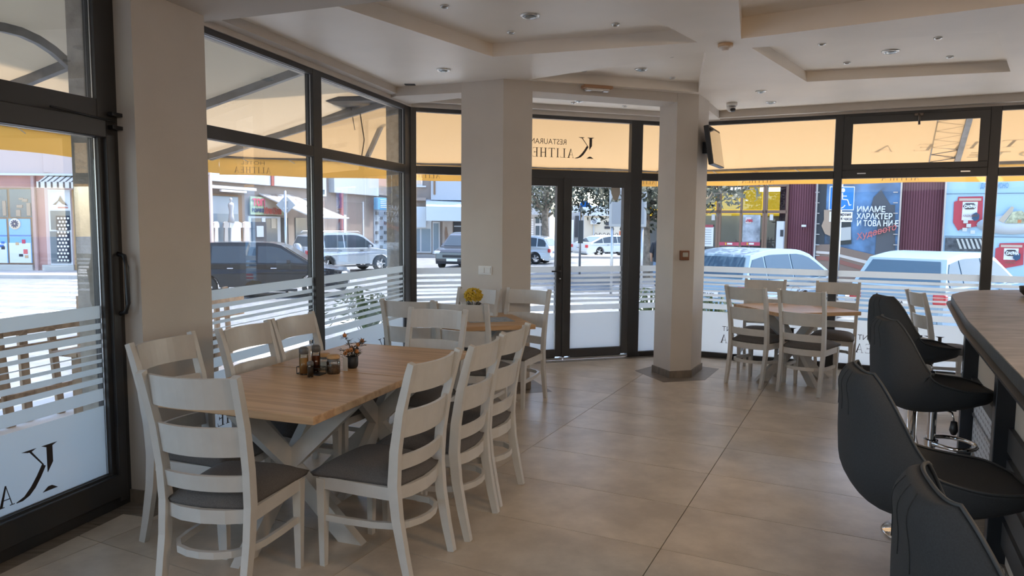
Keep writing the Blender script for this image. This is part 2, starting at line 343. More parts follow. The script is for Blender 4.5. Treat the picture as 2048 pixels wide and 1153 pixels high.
# ------------------------------------------------------------------ windows
STR = [(1.111, 1.042), (1.016, .985), (.959, .925), (.902, .881), (.852, .846), (.819, .80), (.774, .743), (.716, .686), (.656, .590)]
def kletters():   # letters in unit height, reading from outside; returns {char:(polys,width)}
    def R(x0, y0, x1, y1): return [(x0, y0), (x1, y0), (x1, y1), (x0, y1)]
    s = .035; L_ = {}
    L_['I'] = ([R(.11, 0, .23, 1), R(0, 0, .34, s), R(0, 1 - s, .34, 1)], .34)
    L_['L'] = ([R(.11, 0, .23, 1), R(0, 0, .62, s), R(0, 1 - s, .34, 1), [(.58, 0), (.62, 0), (.62, .25)], ], .62)
    L_['T'] = ([R(.32, 0, .44, 1), R(.2, 0, .56, s), R(.0, 1 - s * 1.4, .76, 1), [(0, 1), (0, .78), (.05, .96)], [(.76, 1), (.71, .96), (.76, .78)]], .76)
    L_['H'] = ([R(.11, 0, .23, 1), R(0, 0, .34, s), R(0, 1 - s, .34, 1), R(.62, 0, .74, 1), R(.51, 0, .85, s), R(.51, 1 - s, .85, 1), R(.2, .48, .65, .53)], .85)
    L_['E'] = ([R(.11, 0, .23, 1), R(0, 0, .64, s), R(0, 1 - s, .62, 1), R(.2, .48, .48, .53), [(.6, 0), (.64, 0), (.66, .24)], [(.58, 1), (.62, .78), (.62, 1)], [(.46, .4), (.5, .4), (.5, .62), (.46, .62)]], .66)
    L_['A'] = ([[(.10, 0), (.14, 0), (.42, 1), (.39, 1)], [(.62, 0), (.76, 0), (.44, 1.02), (.37, 1.0)], R(.2, .32, .62, .36), R(0, 0, .24, s), R(.52, 0, .86, s)], .86)
    K = [[(.12, .95), (.26, .95), (.26, .42), (.255, .40), (.12, .60)], [(0, 1), (.38, 1), (.27, .95), (.12, .95)], [(.50, 1), (.84, 1), (.70, .955), (.66, .955), (.36, .585), (.34, .60), (.61, .955)],
         [(.30, .56), (.385, .61), (.52, .40), (.66, .22), (.82, .07), (1.0, .005), (1.0, -.01), (.86, -.01), (.70, .05), (.56, .17), (.42, .36)], [(.03, 0), (.40, 0), (.26, .09), (.17, .09)]]
    L_['K'] = (K, .93); return L_
LET = kletters()
def logo(parent, x0, z0, h, y, xs=1, word=True, top='RESTAURANT', mt=INK, scale_w=1.0, name='lettering'):
    """x0: local x of the K's outer edge; xs: +1 letters run to +x, -1 to -x"""
    b = MB(); th = .001
    def put(polys, ox, oz, sc):
        for p in polys:
            q = [(x0 + xs * (ox + x * sc * scale_w), oz + z_ * sc) for x, z_ in p]
            n = len(q); vs = [(a, y - th, c) for a, c in q] + [(a, y + th, c) for a, c in q]
            tr = tessellate_polygon([[Vector((a, c, 0)) for a, c in q]])
            b.add(vs, [tuple(t) for t in tr] + [tuple(n + i for i in t) for t in tr] + [(i, (i + 1) % n, n + (i + 1) % n, n + i) for i in range(n)])
    put(LET['K'][0], 0, z0, h); x = h * 1.04 * scale_w; lh = h * .43
    k = b.build(name, mt, parent)
    if not word: return k
    b = MB()
    for ch in 'ALITHEA': put(LET[ch][0], x, z0 + .0, lh); x += (LET[ch][1] + .165) * lh * scale_w
    if top:
        M = Matrix.Translation((x0 + xs * (h * 1.43 * scale_w), y, z0 + h * .61)) @ Matrix.Rotation(math.radians(90), 4, 'X')
        if xs < 0: M = M @ Matrix.Scale(-1, 4, (1, 0, 0))
        t = text_mb(top, h * .36, M, .0008, bold=-.0005, sx=.93 * scale_w * (1 if len(top) > 6 else 1.6)); b.add(t.v, t.f)
    return b.build(name, mt, parent)
WIN = [0]
def window(M, x0, x1, z0=0.0, z1=TOP, posts=(), trans=(TR0, TR1), glass_y=0.0, ins=1, parts='', lower=.06, topm=.045, fr=FRAME, stripes=True, upper_glass=PANE):
    """one bay: posts is list of (xa,xb) vertical members; glass between them. ins=+1 room side is +y"""
    WIN[0] += 1; e = empty('window_%d' % WIN[0]); e.matrix_world = M; tag(e, kind='structure')
    D = .075
    for a, b in posts: MB().box(((a + b) / 2, 0, (z0 + z1) / 2), (b - a, D, z1 - z0), bev=.004).build('frame_post', fr, e)
    for a, b in ((z0, lower), trans, (z1 - topm, z1)): MB().box(((x0 + x1) / 2, 0, (a + b) / 2), (x1 - x0, D - .004, b - a), bev=.003).build('frame_rail', fr, e)
    for a, b, gm in ((lower, trans[0], PANE), (trans[1], z1 - topm, upper_glass)): MB().box(((x0 + x1) / 2, 0, (a + b) / 2), (x1 - x0, .006, b - a)).build('glass_pane', gm, e)
    # light edge gasket lines
    g = MB()
    for a, b in ((lower, trans[0]), (trans[1], z1 - topm)):
        for xx in (x0 + .002, x1 - .002): g.box((xx, ins * .012, (a + b) / 2), (.006, .006, b - a))
        g.box(((x0 + x1) / 2, ins * .012, a + .002), (x1 - x0, .006, .005)); g.box(((x0 + x1) / 2, ins * .012, b - .002), (x1 - x0, .006, .005))
    g.build('glazing_bead', ALU, e)
    if stripes:
        for a, b in STR: MB().box(((x0 + x1) / 2, ins * .0045, (a + b) / 2 + SO), (x1 - x0 - .012, .0012, a - b)).build('frosted_stripe', FROST, e)
        MB().box(((x0 + x1) / 2, ins * .0045, (lower + .560 + SO) / 2), (x1 - x0 - .012, .0012, .560 + SO - lower)).build('frosted_panel', FROST, e)
    return e
# left wall: local x runs from the corner towards the camera; room is +y
ML = Matrix.Translation(C0) @ Matrix.Rotation(math.atan2(-dL.y, -dL.x), 4, 'Z')
SO = .035
w1 = window(ML, .165, 1.845, posts=((.0, .165), (1.845, 1.98)))
logo(w1, .582, .2, .24, .007, xs=1); 
w2 = window(ML, 1.98, 3.46, posts=((3.46, 3.55),))
logo(w2, 2.45, .215, .24, .007, xs=1)
# left door wall portion
SO = .03
w3 = window(ML, 4.13, 5.60, posts=((3.98, 4.13), (5.60, 5.75)), trans=(2.04, 2.24), lower=.205, topm=.05)
logo(w3, 4.437, .243, .235, .007, xs=1)
# outer sash line, handle and closer of that door
for xx, ww in ((4.075, .055),): MB().box((xx, .048, 1.05), (ww, .03, 2.02), bev=.006).build('sash_stile', FRAME, w3)
MB().box((4.85, .048, .13), (1.5, .03, .13), bev=.006).build('sash_rail', FRAME, w3)
MB().box((4.85, .048, 2.09), (1.5, .03, .10), bev=.006).build('sash_rail', FRAME, w3)
h = MB(); h.tube([(4.055, .06, 1.42), (4.055, .10, 1.41), (4.055, .115, 1.35), (4.055, .115, 1.15), (4.055, .10, 1.10), (4.055, .06, 1.09)], .013, 8); h.build('door_handle', BLACKP, w3)
h = MB(); h.box((4.02, .06, 2.17), (.10, .03, .02)); h.box((4.0, .06, 2.10), (.14, .03, .02)); h.tube([(4.05, .07, 2.13), (4.45, .08, 2.15)], .006, 6); h.build('door_closer_arm', STEEL, w3)
MB().box((4.85, 0, .10), (1.47, .078, .2), bev=.004).build('frame_rail', FRAME, w3)
# mid wall: local x from C0 to K0, room is -y
MM = frame(C0, AZM); SO = 0.0
LM = (K0 - C0).length
w4 = window(MM, .08, .90, posts=((-.02, .08), (.90, 1.0)), ins=-1)
w5 = window(MM, 2.80, LM - .06, posts=((2.65, 2.80), (LM - .06, LM + .03)), ins=-1)
dr = empty('door_1'); dr.matrix_world = MM; tag(dr, kind='structure')
def leaf(x0, x1, handle=None):
    st = .085
    for a, b in ((x0, x0 + st), (x1 - st, x1)): MB().box(((a + b) / 2, 0, 1.09), (st, .075, 2.08), bev=.005).build('door_stile', FRAMED, dr)
    MB().box(((x0 + x1) / 2, 0, .085), (x1 - x0 - 2 * st, .07, .10), bev=.005).build('door_rail', FRAMED, dr)
    MB().box(((x0 + x1) / 2, 0, 2.085), (x1 - x0 - 2 * st, .07, .09), bev=.005).build('door_rail', FRAMED, dr)
    MB().box(((x0 + x1) / 2, 0, .022), (x1 - x0, .09, .022)).build('threshold_strip', ALU, dr)
    MB().box(((x0 + x1) / 2, 0, 1.09), (x1 - x0 - 2 * st, .006, 1.91)).build('glass_pane', PANE, dr)
    for a, b in STR: MB().box(((x0 + x1) / 2, -.0045, (a + b) / 2), (x1 - x0 - 2 * st - .01, .0012, a - b)).build('frosted_stripe', FROST, dr)
    MB().box(((x0 + x1) / 2, -.0045, .345), (x1 - x0 - 2 * st - .01, .0012, .43)).build('frosted_panel', FROST, dr)
leaf(1.0, 1.80); leaf(1.815, 2.65)
MB().box((1.8075, -.01, 1.09), (.03, .09, 2.1)).build('meeting_stile', FRAMED, dr)
h = MB(); h.box((1.755, -.045, 1.02), (.03, .014, .20), bev=.003); h.tube([(1.755, -.05, 1.06), (1.755, -.085, 1.06), (1.64, -.09, 1.06)], .009, 8); h.build('door_handle', BLACKP, dr)
MB().tube([(1.755, -.05, .97), (1.755, -.06, .97)], .009, 8).build('keyhole', ALU, dr)
MB().box((1.825, 0, 2.175), (1.65, .077, .10), bev=.004).build('frame_rail', FRAMED, dr)
MB().box((1.825, 0, TOP - .022), (1.65, .075, .045), bev=.004).build('frame_rail', FRAMED, dr)
MB().box((1.825, 0, (2.22 + TOP - .045) / 2), (1.65, .006, TOP - .045 - 2.22)).build('glass_pane', PANE, dr)
# lettering on the transom pane, reading from the street: K nearest the right side as seen from inside
lg = logo(dr, 2.182, 2.369, .242, -.006, xs=-1)
bd_ = MB(); bd_.prism([(-.055, .07), (.055, .07), (.06, 0), (.03, -.075), (0, -.095), (-.03, -.075), (-.06, 0)], 0, .002, Matrix.Translation((2.47, -.006, 1.98)) @ Matrix.Rotation(math.radians(90), 4, 'X'))
bd_.build('shield_sticker', mat('sticker_grey', (.42, .40, .36), .5), dr)
# right wall: local x from K0 to the right, room is -y
MR = frame(K0, 116.2)
w6 = window(MR, .07, 1.70, posts=((-.03, .07), (1.70, 1.785)), ins=-1); logo(w6, 1.385, .185, .24, -.006, xs=-1)
w7 = window(MR, 1.785, 3.145, posts=((3.145, 3.24),), ins=-1); logo(w7, 2.865, .195, .24, -.006, xs=-1)
w8 = window(MR, 3.24, 5.0, posts=((5.0, 5.1),), ins=-1)
window(MR, 5.1, 6.9, posts=((6.9, 7.0),), ins=-1)
# tilt sash in the upper pane of window 7
for c, d in (((2.465, -.045, 2.255), (1.36, .03, .065)), ((2.465, -.045, 2.765), (1.36, .03, .085)), ((1.83, -.045, 2.51), (.09, .03, .45)), ((3.10, -.045, 2.51), (.09, .03, .45))): MB().box(c, d, bev=.005).build('sash_rail', FRAME, w7)
h = MB(); h.box((2.50, -.07, 2.79), (.085, .012, .03), bev=.005); h.tube([(2.50, -.075, 2.79), (2.50, -.10, 2.785), (2.505, -.105, 2.68)], .011, 8); h.build('window_handle', mat('handle_bronze', (.16, .13, .11), .4, .7), w7)
h = MB(); [h.box((x, -.064, 2.185), (.085, .008, .012)) for x in (1.98, 2.95)]; h.build('hinge_cover', ALU, w7)
# ------------------------------------------------------------------ ceiling fittings
LR = mat('downlight_ring', (.72, .72, .70), .25, .6); LCR = glass('downlight_crystal', (.75, .82, .85), .08); HOLE = mat('lamp_recess', (.03, .028, .026), .7)
def downlight(x, y, z, r, label, grp):
    e = empty('ceiling_light', (x, y, z)); tag(e, label, 'ceiling light', grp)
    MB().lathe([(r, 0), (r, -.006), (r * .86, -.012), (r * .66, -.008), (r * .62, -.002)], 24).build('ring', LR, e)
    if r > .04:
        c = MB(); c.lathe([(r * .62, -.003), (r * .55, -.016), (r * .3, -.022), (0, -.024)], 10); c.build('crystal_disc', mat('crystal', (.45, .50, .52), .12, .3), e, smooth=False)
    else: MB().lathe([(r * .62, -.001), (r * .5, -.004), (0, -.004)], 16).build('lamp', HOLE, e)
for px, py, dz, r, lab in [(887, 139, 0, .062, 'large round crystal downlight in the ceiling nearest the left windows'),
        (1060, 31, .10, .07, 'large round crystal downlight in the middle of the central coffer'),
        (1283, 138, .09, .062, 'round crystal downlight in the small triangular coffer'),
        (1158, 201, 0, .055, 'round crystal downlight in the alcove in front of the glass door'),
        (1781, 102, .09, .07, 'round crystal downlight in the middle of the right-hand coffer'),
        (1522, 182, 0, .055, 'upper of the two round downlights near the dome camera'),
        (1542, 204, 0, .055, 'lower of the two round downlights near the dome camera, closer to the window')]:
    p = onz(px, py, ZC + dz); downlight(p.x, p.y, ZC + dz - .0005, r, lab, 'large round downlights')
for px, py, dz, lab in [(889, 12, .10, 'small spot at the left end of the central coffer'), (1022, 64, .10, 'small spot below the large downlight in the central coffer'), (1231, 48, .10, 'small spot at the right of the central coffer'),
        (1168, 140, .09, 'small spot at the left tip of the triangular coffer'), (1342, 111, .09, 'small spot at the top edge of the triangular coffer'), (1345, 155, .09, 'small spot near the right corner of the triangular coffer'),
        (1147, 205, 0, 'small spot just left of the alcove downlight'), (1249, 212, 0, 'small spot on the right of the alcove ceiling'),
        (1644, 87, .09, 'small spot in the far left of the right-hand coffer'), (1694, 125, .09, 'small spot nearest the front left corner of the right-hand coffer'),
        (1876, 75, .09, 'small spot at the upper right of the right-hand coffer'), (1900, 113, .09, 'small spot at the lower right of the right-hand coffer')]:
    p = onz(px, py, ZC + dz); downlight(p.x, p.y, ZC + dz - .0005, .030, lab, 'small recessed spots')
p = onz(820, 169, ZC); e = MB().box((0, 0, 0), (.10, .07, .006)).build('ceiling_opening', HOLE); e.location = (p.x, p.y, ZC - .002); tag(e, 'small dark square hole in the ceiling by the left corner', 'vent')
p = onz(1451, 88, ZC); e = empty('smoke_detector', (p.x, p.y, ZC)); tag(e, 'cream smoke detector on the ceiling between the coffers', 'smoke detector')
SDM = mat('detector_cream', (.62, .42, .26), .5)
MB().lathe([(.0, 0), (.055, 0), (.055, -.018), (.05, -.022), (0, -.022)], 20).build('base', SDM, e); MB().lathe([(.046, -.022), (.046, -.03), (.03, -.034), (.025, -.045), (0, -.046)], 20).build('sensor_head', mat('detector_white', (.7, .62, .55), .3), e)
# dome camera
p = onz(1464, 206, ZC); e = empty('security_camera', (p.x, p.y, ZC)); tag(e, 'white dome security camera on the ceiling beside the right-hand column', 'camera')
WP = mat('white_plastic', (.75, .74, .72), .3)
MB().lathe([(0, 0), (.058, 0), (.058, -.03), (.054, -.034), (.0, -.034)], 24).build('mount_ring', WP, e)
Mt = Matrix.Rotation(math.radians(28), 3, 'X')
MB().lathe([(.05, -.025), (.052, -.04), (.045, -.072), (.03, -.092), (0, -.10)], 24, M=Mt).build('dome_housing', WP, e)
MB().lathe([(.0, -.104), (.022, -.101), (.028, -.09), (.03, -.08)], 20, c=(0, -.012, 0), M=Matrix.Rotation(math.radians(-20), 3, 'X')).build('lens', BLACKP, e)
# emergency light on the beam between the columns
e = empty('emergency_light', (.80, 7.055, 2.915), math.atan2(dM.y, dM.x)); tag(e, 'orange-cased emergency light fitting above the glass door', 'light fitting')
MB().box((0, 0, 0), (.30, .09, .03), bev=.005).build('casing', mat('emergency_case', (.40, .22, .12), .45), e)
MB().box((0, 0, -.022), (.24, .065, .018), bev=.006).build('diffuser', mat('emergency_diffuser', (.75, .68, .6), .2), e)
for xx in (-.09, .09): MB().box((xx, -.0, -.034), (.05, .05, .008)).build('lamp', ALU, e)
# light switch and fire call point, TV
fl = Vector((-.478, 7.015, 0)) - Vector((-.095, 6.81, 0)); ff = math.atan2(-fl.y, -fl.x); nout = Vector((fl.y, -fl.x, 0)).normalized(); 
if nout.y > 0: nout = -nout
pw = onp(971, 541, (-.095, 6.81), (nout.x, nout.y)); e = empty('light_switch', pw + nout * .001, ff); tag(e, 'white double light switch on the centre column', 'switch')
MB().box((0, -.004, 0), (.15, .012, .085), bev=.004).build('plate', WP, e)
for xx in (-.034, .034): MB().box((xx, -.012, 0), (.055, .008, .055), bev=.003).build('rocker', WP, e)
f2 = Vector((1.899 - 1.665, 7.518 - 7.452, 0)); n2 = Vector((f2.y, -f2.x, 0)).normalized(); pw = onp(1367, 511, (1.665, 7.452), (n2.x, n2.y))
e = empty('call_point', pw + n2 * .001, math.atan2(f2.y, f2.x)); tag(e, 'small reddish-brown fire alarm call point on the right-hand column', 'alarm')
MB().box((0, -.018, 0), (.10, .036, .10), bev=.005).build('casing', mat('alarm_case', (.22, .09, .045), .4), e); MB().box((.0, -.038, .008), (.06, .004, .045)).build('label_window', mat('alarm_label', (.5, .48, .42), .4), e)
# TV on the right side of the column seen from its front edge
f3 = A; pb = Vector((1.905, 7.53, 2.55)); e = empty('wall_television', (1.93, 7.44, 2.42), math.atan2(A.y, A.x)); tag(e, 'slim black television hung high on the right-hand column, seen from the side', 'television')
e.rotation_euler = (math.radians(0), 0, math.atan2(A.y, A.x))
tvM = Matrix.Rotation(math.radians(-9), 3, 'X')
MB().box((.30, -.06, .0), (.62, .05, .40), rot=tvM, bev=.006).build('casing', BLACKP, e)
MB().box((.30, -.0865, -.004), (.585, .004, .365), rot=tvM).build('screen', mat('tv_screen', (.02, .02, .02), .06, coat=1), e)
MB().box((.33, .01, 0), (.12, .16, .12)).build('wall_bracket', STEEL, e)
# ------------------------------------------------------------------ chairs
def make_chair():
    e = empty('dining_chair')
    for s in (-1, 1):
        b = MB(); b.tube([(s * .192, -.275, 0), (s * .192, -.245, .13), (s * .194, -.212, .30), (s * .196, -.198, .45), (s * .198, -.208, .60), (s * .202, -.238, .78), (s * .207, -.285, .95), (s * .209, -.302, 1.003)], 0, rect=[(.030, .034), (.031, .040), (.032, .046), (.033, .050), (.033, .046), (.032, .040), (.031, .034), (.031, .030)], upd=(0, 1, 0))
        b.build('leg', WHITE, e)
        b = MB(); b.tube([(s * .19, .198, 0), (s * .192, .196, .25), (s * .194, .194, .425)], 0, rect=[(.027, .027), (.036, .036), (.044, .044)], upd=(0, 1, 0)); b.build('leg', WHITE, e)
    for z0, z1, yb, bow in ((.865, .992, -.268, .045), (.66, .785, -.226, .043), (.51, .578, -.203, .038)):
        b = MB(); n = 10; vs = []
        for i in range(n + 1):
            t = -1 + 2 * i / n; x = t * .192; y = yb - bow * (1 - t * t); lean = (z1 - z0) * .17
            for yy, zz in ((y + .009 + lean * .5, z0), (y - .009 + lean * .5, z0), (y - .009 - lean * .5, z1), (y + .009 - lean * .5, z1)): vs.append((x, yy, zz))
        fs = []
        for i in range(n):
            for k in range(4): fs.append((i * 4 + k, i * 4 + (k + 1) % 4, (i + 1) * 4 + (k + 1) % 4, (i + 1) * 4 + k))
        fs += [(3, 2, 1, 0), (n * 4, n * 4 + 1, n * 4 + 2, n * 4 + 3)]
        b.add(vs, fs); b.build('back_slat', WHITE, e)
    # seat frame: curved apron all round
    b = MB(); path = [(-.192, -.19), (-.197, .0), (-.20, .2), (-.1, .212), (0, .216), (.1, .212), (.20, .2), (.197, 0), (.192, -.19), (.1, -.225), (0, -.238), (-.1, -.225)]
    b.tube([(x, y, .405) for x, y in path], 0, rect=(.02, .058), closed=True); b.build('seat_frame', WHITE, e)
    # bentwood stretcher
    b = MB(); pts = [(-.19, .19, .235), (-.188, .05, .238), (-.182, -.08, .243), (-.165, -.17, .248), (-.12, -.225, .25), (-.06, -.25, .25), (0, -.258, .25)]; pts += [(-x, y, z) for x, y, z in reversed(pts[:-1])]
    b.tube(pts, 0, rect=(.018, .030)); b.build('stretcher', WHITE, e)
    # cushion
    b = MB(); nx, ny = 12, 12; vs = []; fs = []
    def outl(u, v):
        w = .186 + (.226 - .186) * (v + 1) / 2; y = -.205 + (v + 1) / 2 * .445 + (.02 * (1 - u * u) if v > .9 else 0) - (.028 * (1 - u * u) if v < -.9 else 0)
        return u * w, y
    for j in range(ny + 1):
        for i in range(nx + 1):
            u = -1 + 2 * i / nx; v = -1 + 2 * j / ny; x, y = outl(u, v); dd = (1 - abs(u) ** 3.2) * (1 - abs(v) ** 3.2)
            vs.append((x, y, .452 + .052 * dd ** .55))
    N = (nx + 1) * (ny + 1)
    for j in range(ny + 1):
        for i in range(nx + 1):
            u = -1 + 2 * i / nx; v = -1 + 2 * j / ny; x, y = outl(u * .955, v * .96); vs.append((x, y, .432))
    for j in range(ny):
        for i in range(nx):
            a = j * (nx + 1) + i; q_ = (a, a + 1, a + nx + 2, a + nx + 1); fs.append(q_); fs.append(tuple(reversed([k + N for k in q_])))
    ed = [j * (nx + 1) for j in range(ny + 1)] + [ny * (nx + 1) + i for i in range(1, nx + 1)] + [j * (nx + 1) + nx for j in range(ny - 1, -1, -1)] + [i for i in range(nx - 1, 0, -1)]
    for k in range(len(ed)): a, c = ed[k], ed[(k + 1) % len(ed)]; fs.append((a, c, c + N, a + N))
    b.add(vs, fs, True); b.build('seat_cushion', SEATG, e)
    return e
CH = make_chair(); index_kids(); used = [0]
def chair(x, y, az, label, grp):
    o = CH if not used[0] else copy_tree(CH); used[0] = 1
    o.location = (x, y, 0); o.rotation_euler = (0, 0, -math.radians(az)); tag(o, label, 'chair', grp)
G1 = 'white dining chairs around the long oak table'; G2 = 'white dining chairs around the table by the centre column'; G3 = 'white dining chairs around the table by the right window'
chair(-1.205, 3.07, 12, 'white ladder-back chair at the near end of the long table, back to the camera', G1)
chair(-1.515, 3.585, 107, 'white ladder-back chair at the left side of the long table, against the white pillar', G1)
chair(-1.28, 4.07, 109, 'white ladder-back chair in front of the left window, nearer of the pair', G1)
chair(-1.13, 4.50, 109, 'white ladder-back chair in front of the left window, farther of the pair, behind the bottles', G1)
chair(-.612, 3.34, -66, 'white ladder-back chair nearest the camera on the right side of the long table', G1)
chair(-.402, 3.79, -70, 'white ladder-back chair in the middle of the right side of the long table', G1)
chair(-.255, 4.235, -70, 'white ladder-back chair farthest along the right side of the long table', G1)
chair(-.612, 4.76, 198, 'white ladder-back chair at the far end of the long table, facing the camera', G1)
chair(-.745, 5.87, 14, 'white ladder-back chair left of the second table, near the window corner post', G2)
chair(-.295, 5.69, 18, 'white ladder-back chair on the near side of the table with yellow flowers', G2)
chair(-.435, 6.41, 206, 'white ladder-back chair against the centre column behind the yellow flowers', G2)
chair(0.022, 6.385, 207, 'white ladder-back chair right of the table with yellow flowers, beside the door', G2)
chair(2.53, 7.30, 48, 'white ladder-back chair left front at the right-hand table', G3)
chair(2.913, 6.964, 41, 'white ladder-back chair at the near side of the right-hand table, back to the camera', G3)
chair(2.73, 7.83, 206, 'white ladder-back chair behind the right-hand table on the left, facing the camera', G3)
chair(3.41, 7.57, 210, 'white ladder-back chair behind the right-hand table on the right, in front of the window post', G3)
chair(4.10, 6.72, 100, 'white ladder-back chair half hidden behind the end of the bar', G3)
# ------------------------------------------------------------------ tables
def make_table(w, d):
    e = empty('dining_table'); zt = .76
    MB().box((0, 0, zt - .019), (w, d, .038), bev=.004).build('tabletop', OAK, e)
    MB().box((0, 0, zt - .042), (.56, .56, .008)).build('support_plate', WHITE, e)
    for k in range(4):
        a = math.radians(90 * k); ax = Vector((math.cos(a), math.sin(a), 0)); pe = Vector((-ax.y, ax.x, 0)); t = .05; hw = .052
        # leg: foot at +ax .38 -> top at -ax .36 ; drawn as a slanted board, halves at slightly different offset
        off = pe * 0
        p = [(.30, 0), (.30 + 2 * hw + .03, 0), (.035, .375), (-.035, .33)]
        b = MB(); P = [(.295, 0), (.43, 0), (.055, .36), (.43 - .0, .718), (.295, .718), (-.002, .43), (-.002, .29)]
        vs = [ax * x + pe * (t / 2) + Vector((0, 0, z)) for x, z in P] + [ax * x - pe * (t / 2) + Vector((0, 0, z)) for x, z in P]
        n = len(P); tr = tessellate_polygon([[Vector((x, z, 0)) for x, z in P]])
        b.add(vs, [tuple(q_) for q_ in tr] + [tuple(reversed([i + n for i in q_])) for q_ in tr] + [(i, (i + 1) % n, n + (i + 1) % n, n + i) for i in range(n)]); b.build('leg', WHITE, e)
    return e
T1 = make_table(.90, .875); index_kids()
def table(o, x, y, az, label): o.location = (x, y, 0); o.rotation_euler = (0, 0, -math.radians(az)); tag(o, label, 'table', 'oak-topped tables with white crossed legs')
d1 = azv(19.2); n1 = Vector((d1.y, -d1.x, 0)); c1 = Vector((-.853, 3.052, 0)) - n1 * .45 + d1 * .4375; c2 = c1 + d1 * .881
table(T1, c1.x, c1.y, 19.2, 'oak table with crossed white legs nearest the camera, carrying the bottles and small pot')
table(copy_tree(T1), c2.x, c2.y, 19.2, 'oak table pushed against the far end of the nearest table')
d2 = azv(-16); n2_ = Vector((d2.y, -d2.x, 0)); cT2 = Vector((.2, 5.99, 0)) - n2_ * .45 + d2 * .43
table(copy_tree(T1), cT2.x, cT2.y, -16, 'oak table beside the centre column with yellow flowers on it')
d3 = azv(-13); n3 = Vector((d3.y, -d3.x, 0)); cT3 = Vector((3.50, 7.12, 0)) - n3 * .47 + d3 * .44
table(copy_tree(T1), cT3.x, cT3.y, -13, 'oak table by the right window with a small basket on it')
# ------------------------------------------------------------------ bar
bar = empty('bar_counter'); tag(bar, 'bar counter with dark stone top, dark steel posts and slatted front at the right', 'bar counter')
top = [(1.0, .95), (1.717, 2.377), (2.491, 3.906), (3.257, 5.312), (3.33, 5.42), (3.489, 5.588), (3.65, 5.729), (3.827, 5.807), (4.195, 5.877), (4.75, 5.90), (4.9, 5.5), (2.35, .35)]
CT = mat('counter_slate', (.30, .275, .25), .42, noise_amt=.28, scale=5, stretch=(1, 3, 1)); CE = mat('counter_edge', (.055, .068, .078), .4, noise_amt=.4, scale=30, stretch=(4, 4, .2))
MB().prism(top, 1.095, 1.10).build('worktop', CT, bar)
ii = inset([Vector((x, y, 0)) for x, y in top][::1], .002)
MB().prism([(v.x, v.y) for v in ii], 1.045, 1.0949).build('worktop_edge', CE, bar)
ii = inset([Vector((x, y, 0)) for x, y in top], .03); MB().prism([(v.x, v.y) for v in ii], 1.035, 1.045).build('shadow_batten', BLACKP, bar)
def bp_(b, a): return B * b + A * a
def bbox(b0, b1, a0, a1, z0, z1, name, mt, parent=bar, bev=.003): c = bp_((b0 + b1) / 2, (a0 + a1) / 2); o = MB().box((c.x, c.y, (z0 + z1) / 2), (b1 - b0, a1 - a0, z1 - z0), rz=math.atan2(B.y, B.x), bev=bev).build(name, mt, parent); return o
bbox(.565, .625, 1.6, 5.75, .985, 1.035, 'top_rail', STEEL)
for a in (2.72, 4.02, 5.28): bbox(.575, .655, a - .04, a + .04, 0.0, .985, 'post', STEEL)
bbox(.655, .735, .9, 5.24, .0, 1.03, 'front_wall', mat('bar_wall_beige', (.60, .52, .44), .8))
bbox(.735, 2.2, 5.14, 5.24, .0, 1.03, 'end_wall', MAT['bar_wall_beige'])
SL = mat('slat_anthracite', (.045, .045, .048), .5)
for z0, z1 in ((.555, .67), (.405, .52), (.255, .37), (.105, .22)):
    for a0, a1 in ((1.5, 2.68), (2.76, 3.98), (4.06, 4.40)): bbox(.632, .654, a0, a1, z0, z1, 'slat', SL, bev=.002)
bbox(.62, .66, 4.06, 5.24, .60, .67, 'slat', SL)
pm = mat('perforated_white', (.62, .63, .66), .5); n_ = pm.node_tree.nodes; L_ = pm.node_tree.links
tc = n_.new('ShaderNodeTexCoord'); mp = n_.new('ShaderNodeMapping'); mp.inputs['Scale'].default_value = (26, 26, 26); vo = n_.new('ShaderNodeTexVoronoi'); vo.inputs['Randomness'].default_value = 0; vo.inputs['Scale'].default_value = 1
L_.new(tc.outputs['Object'], mp.inputs[0]); L_.new(mp.outputs[0], vo.inputs[0]); rr = n_.new('ShaderNodeValToRGB'); rr.color_ramp.interpolation = 'CONSTANT'; rr.color_ramp.elements[0].color = (.05, .05, .06, 1); rr.color_ramp.elements[1].position = .32; rr.color_ramp.elements[1].color = (.62, .64, .68, 1)
L_.new(vo.outputs['Distance'], rr.inputs[0]); L_.new(rr.outputs[0], n_['Principled BSDF'].inputs['Base Color'])
bbox(.640, .652, 4.42, 5.20, .10, .58, 'perforated_panel', pm)
bbox(.632, .640, 4.42, 5.20, .22, .24, 'panel_rib', ALU); bbox(.632, .640, 4.42, 5.20, .44, .46, 'panel_rib', ALU)
bbox(.57, .655, 1.2, 5.22, .0, .012, 'plinth_tile', BTILE)
bbox(.33, .57, 1.0, 5.6, .0002, .003, 'floor_border', BTILE)
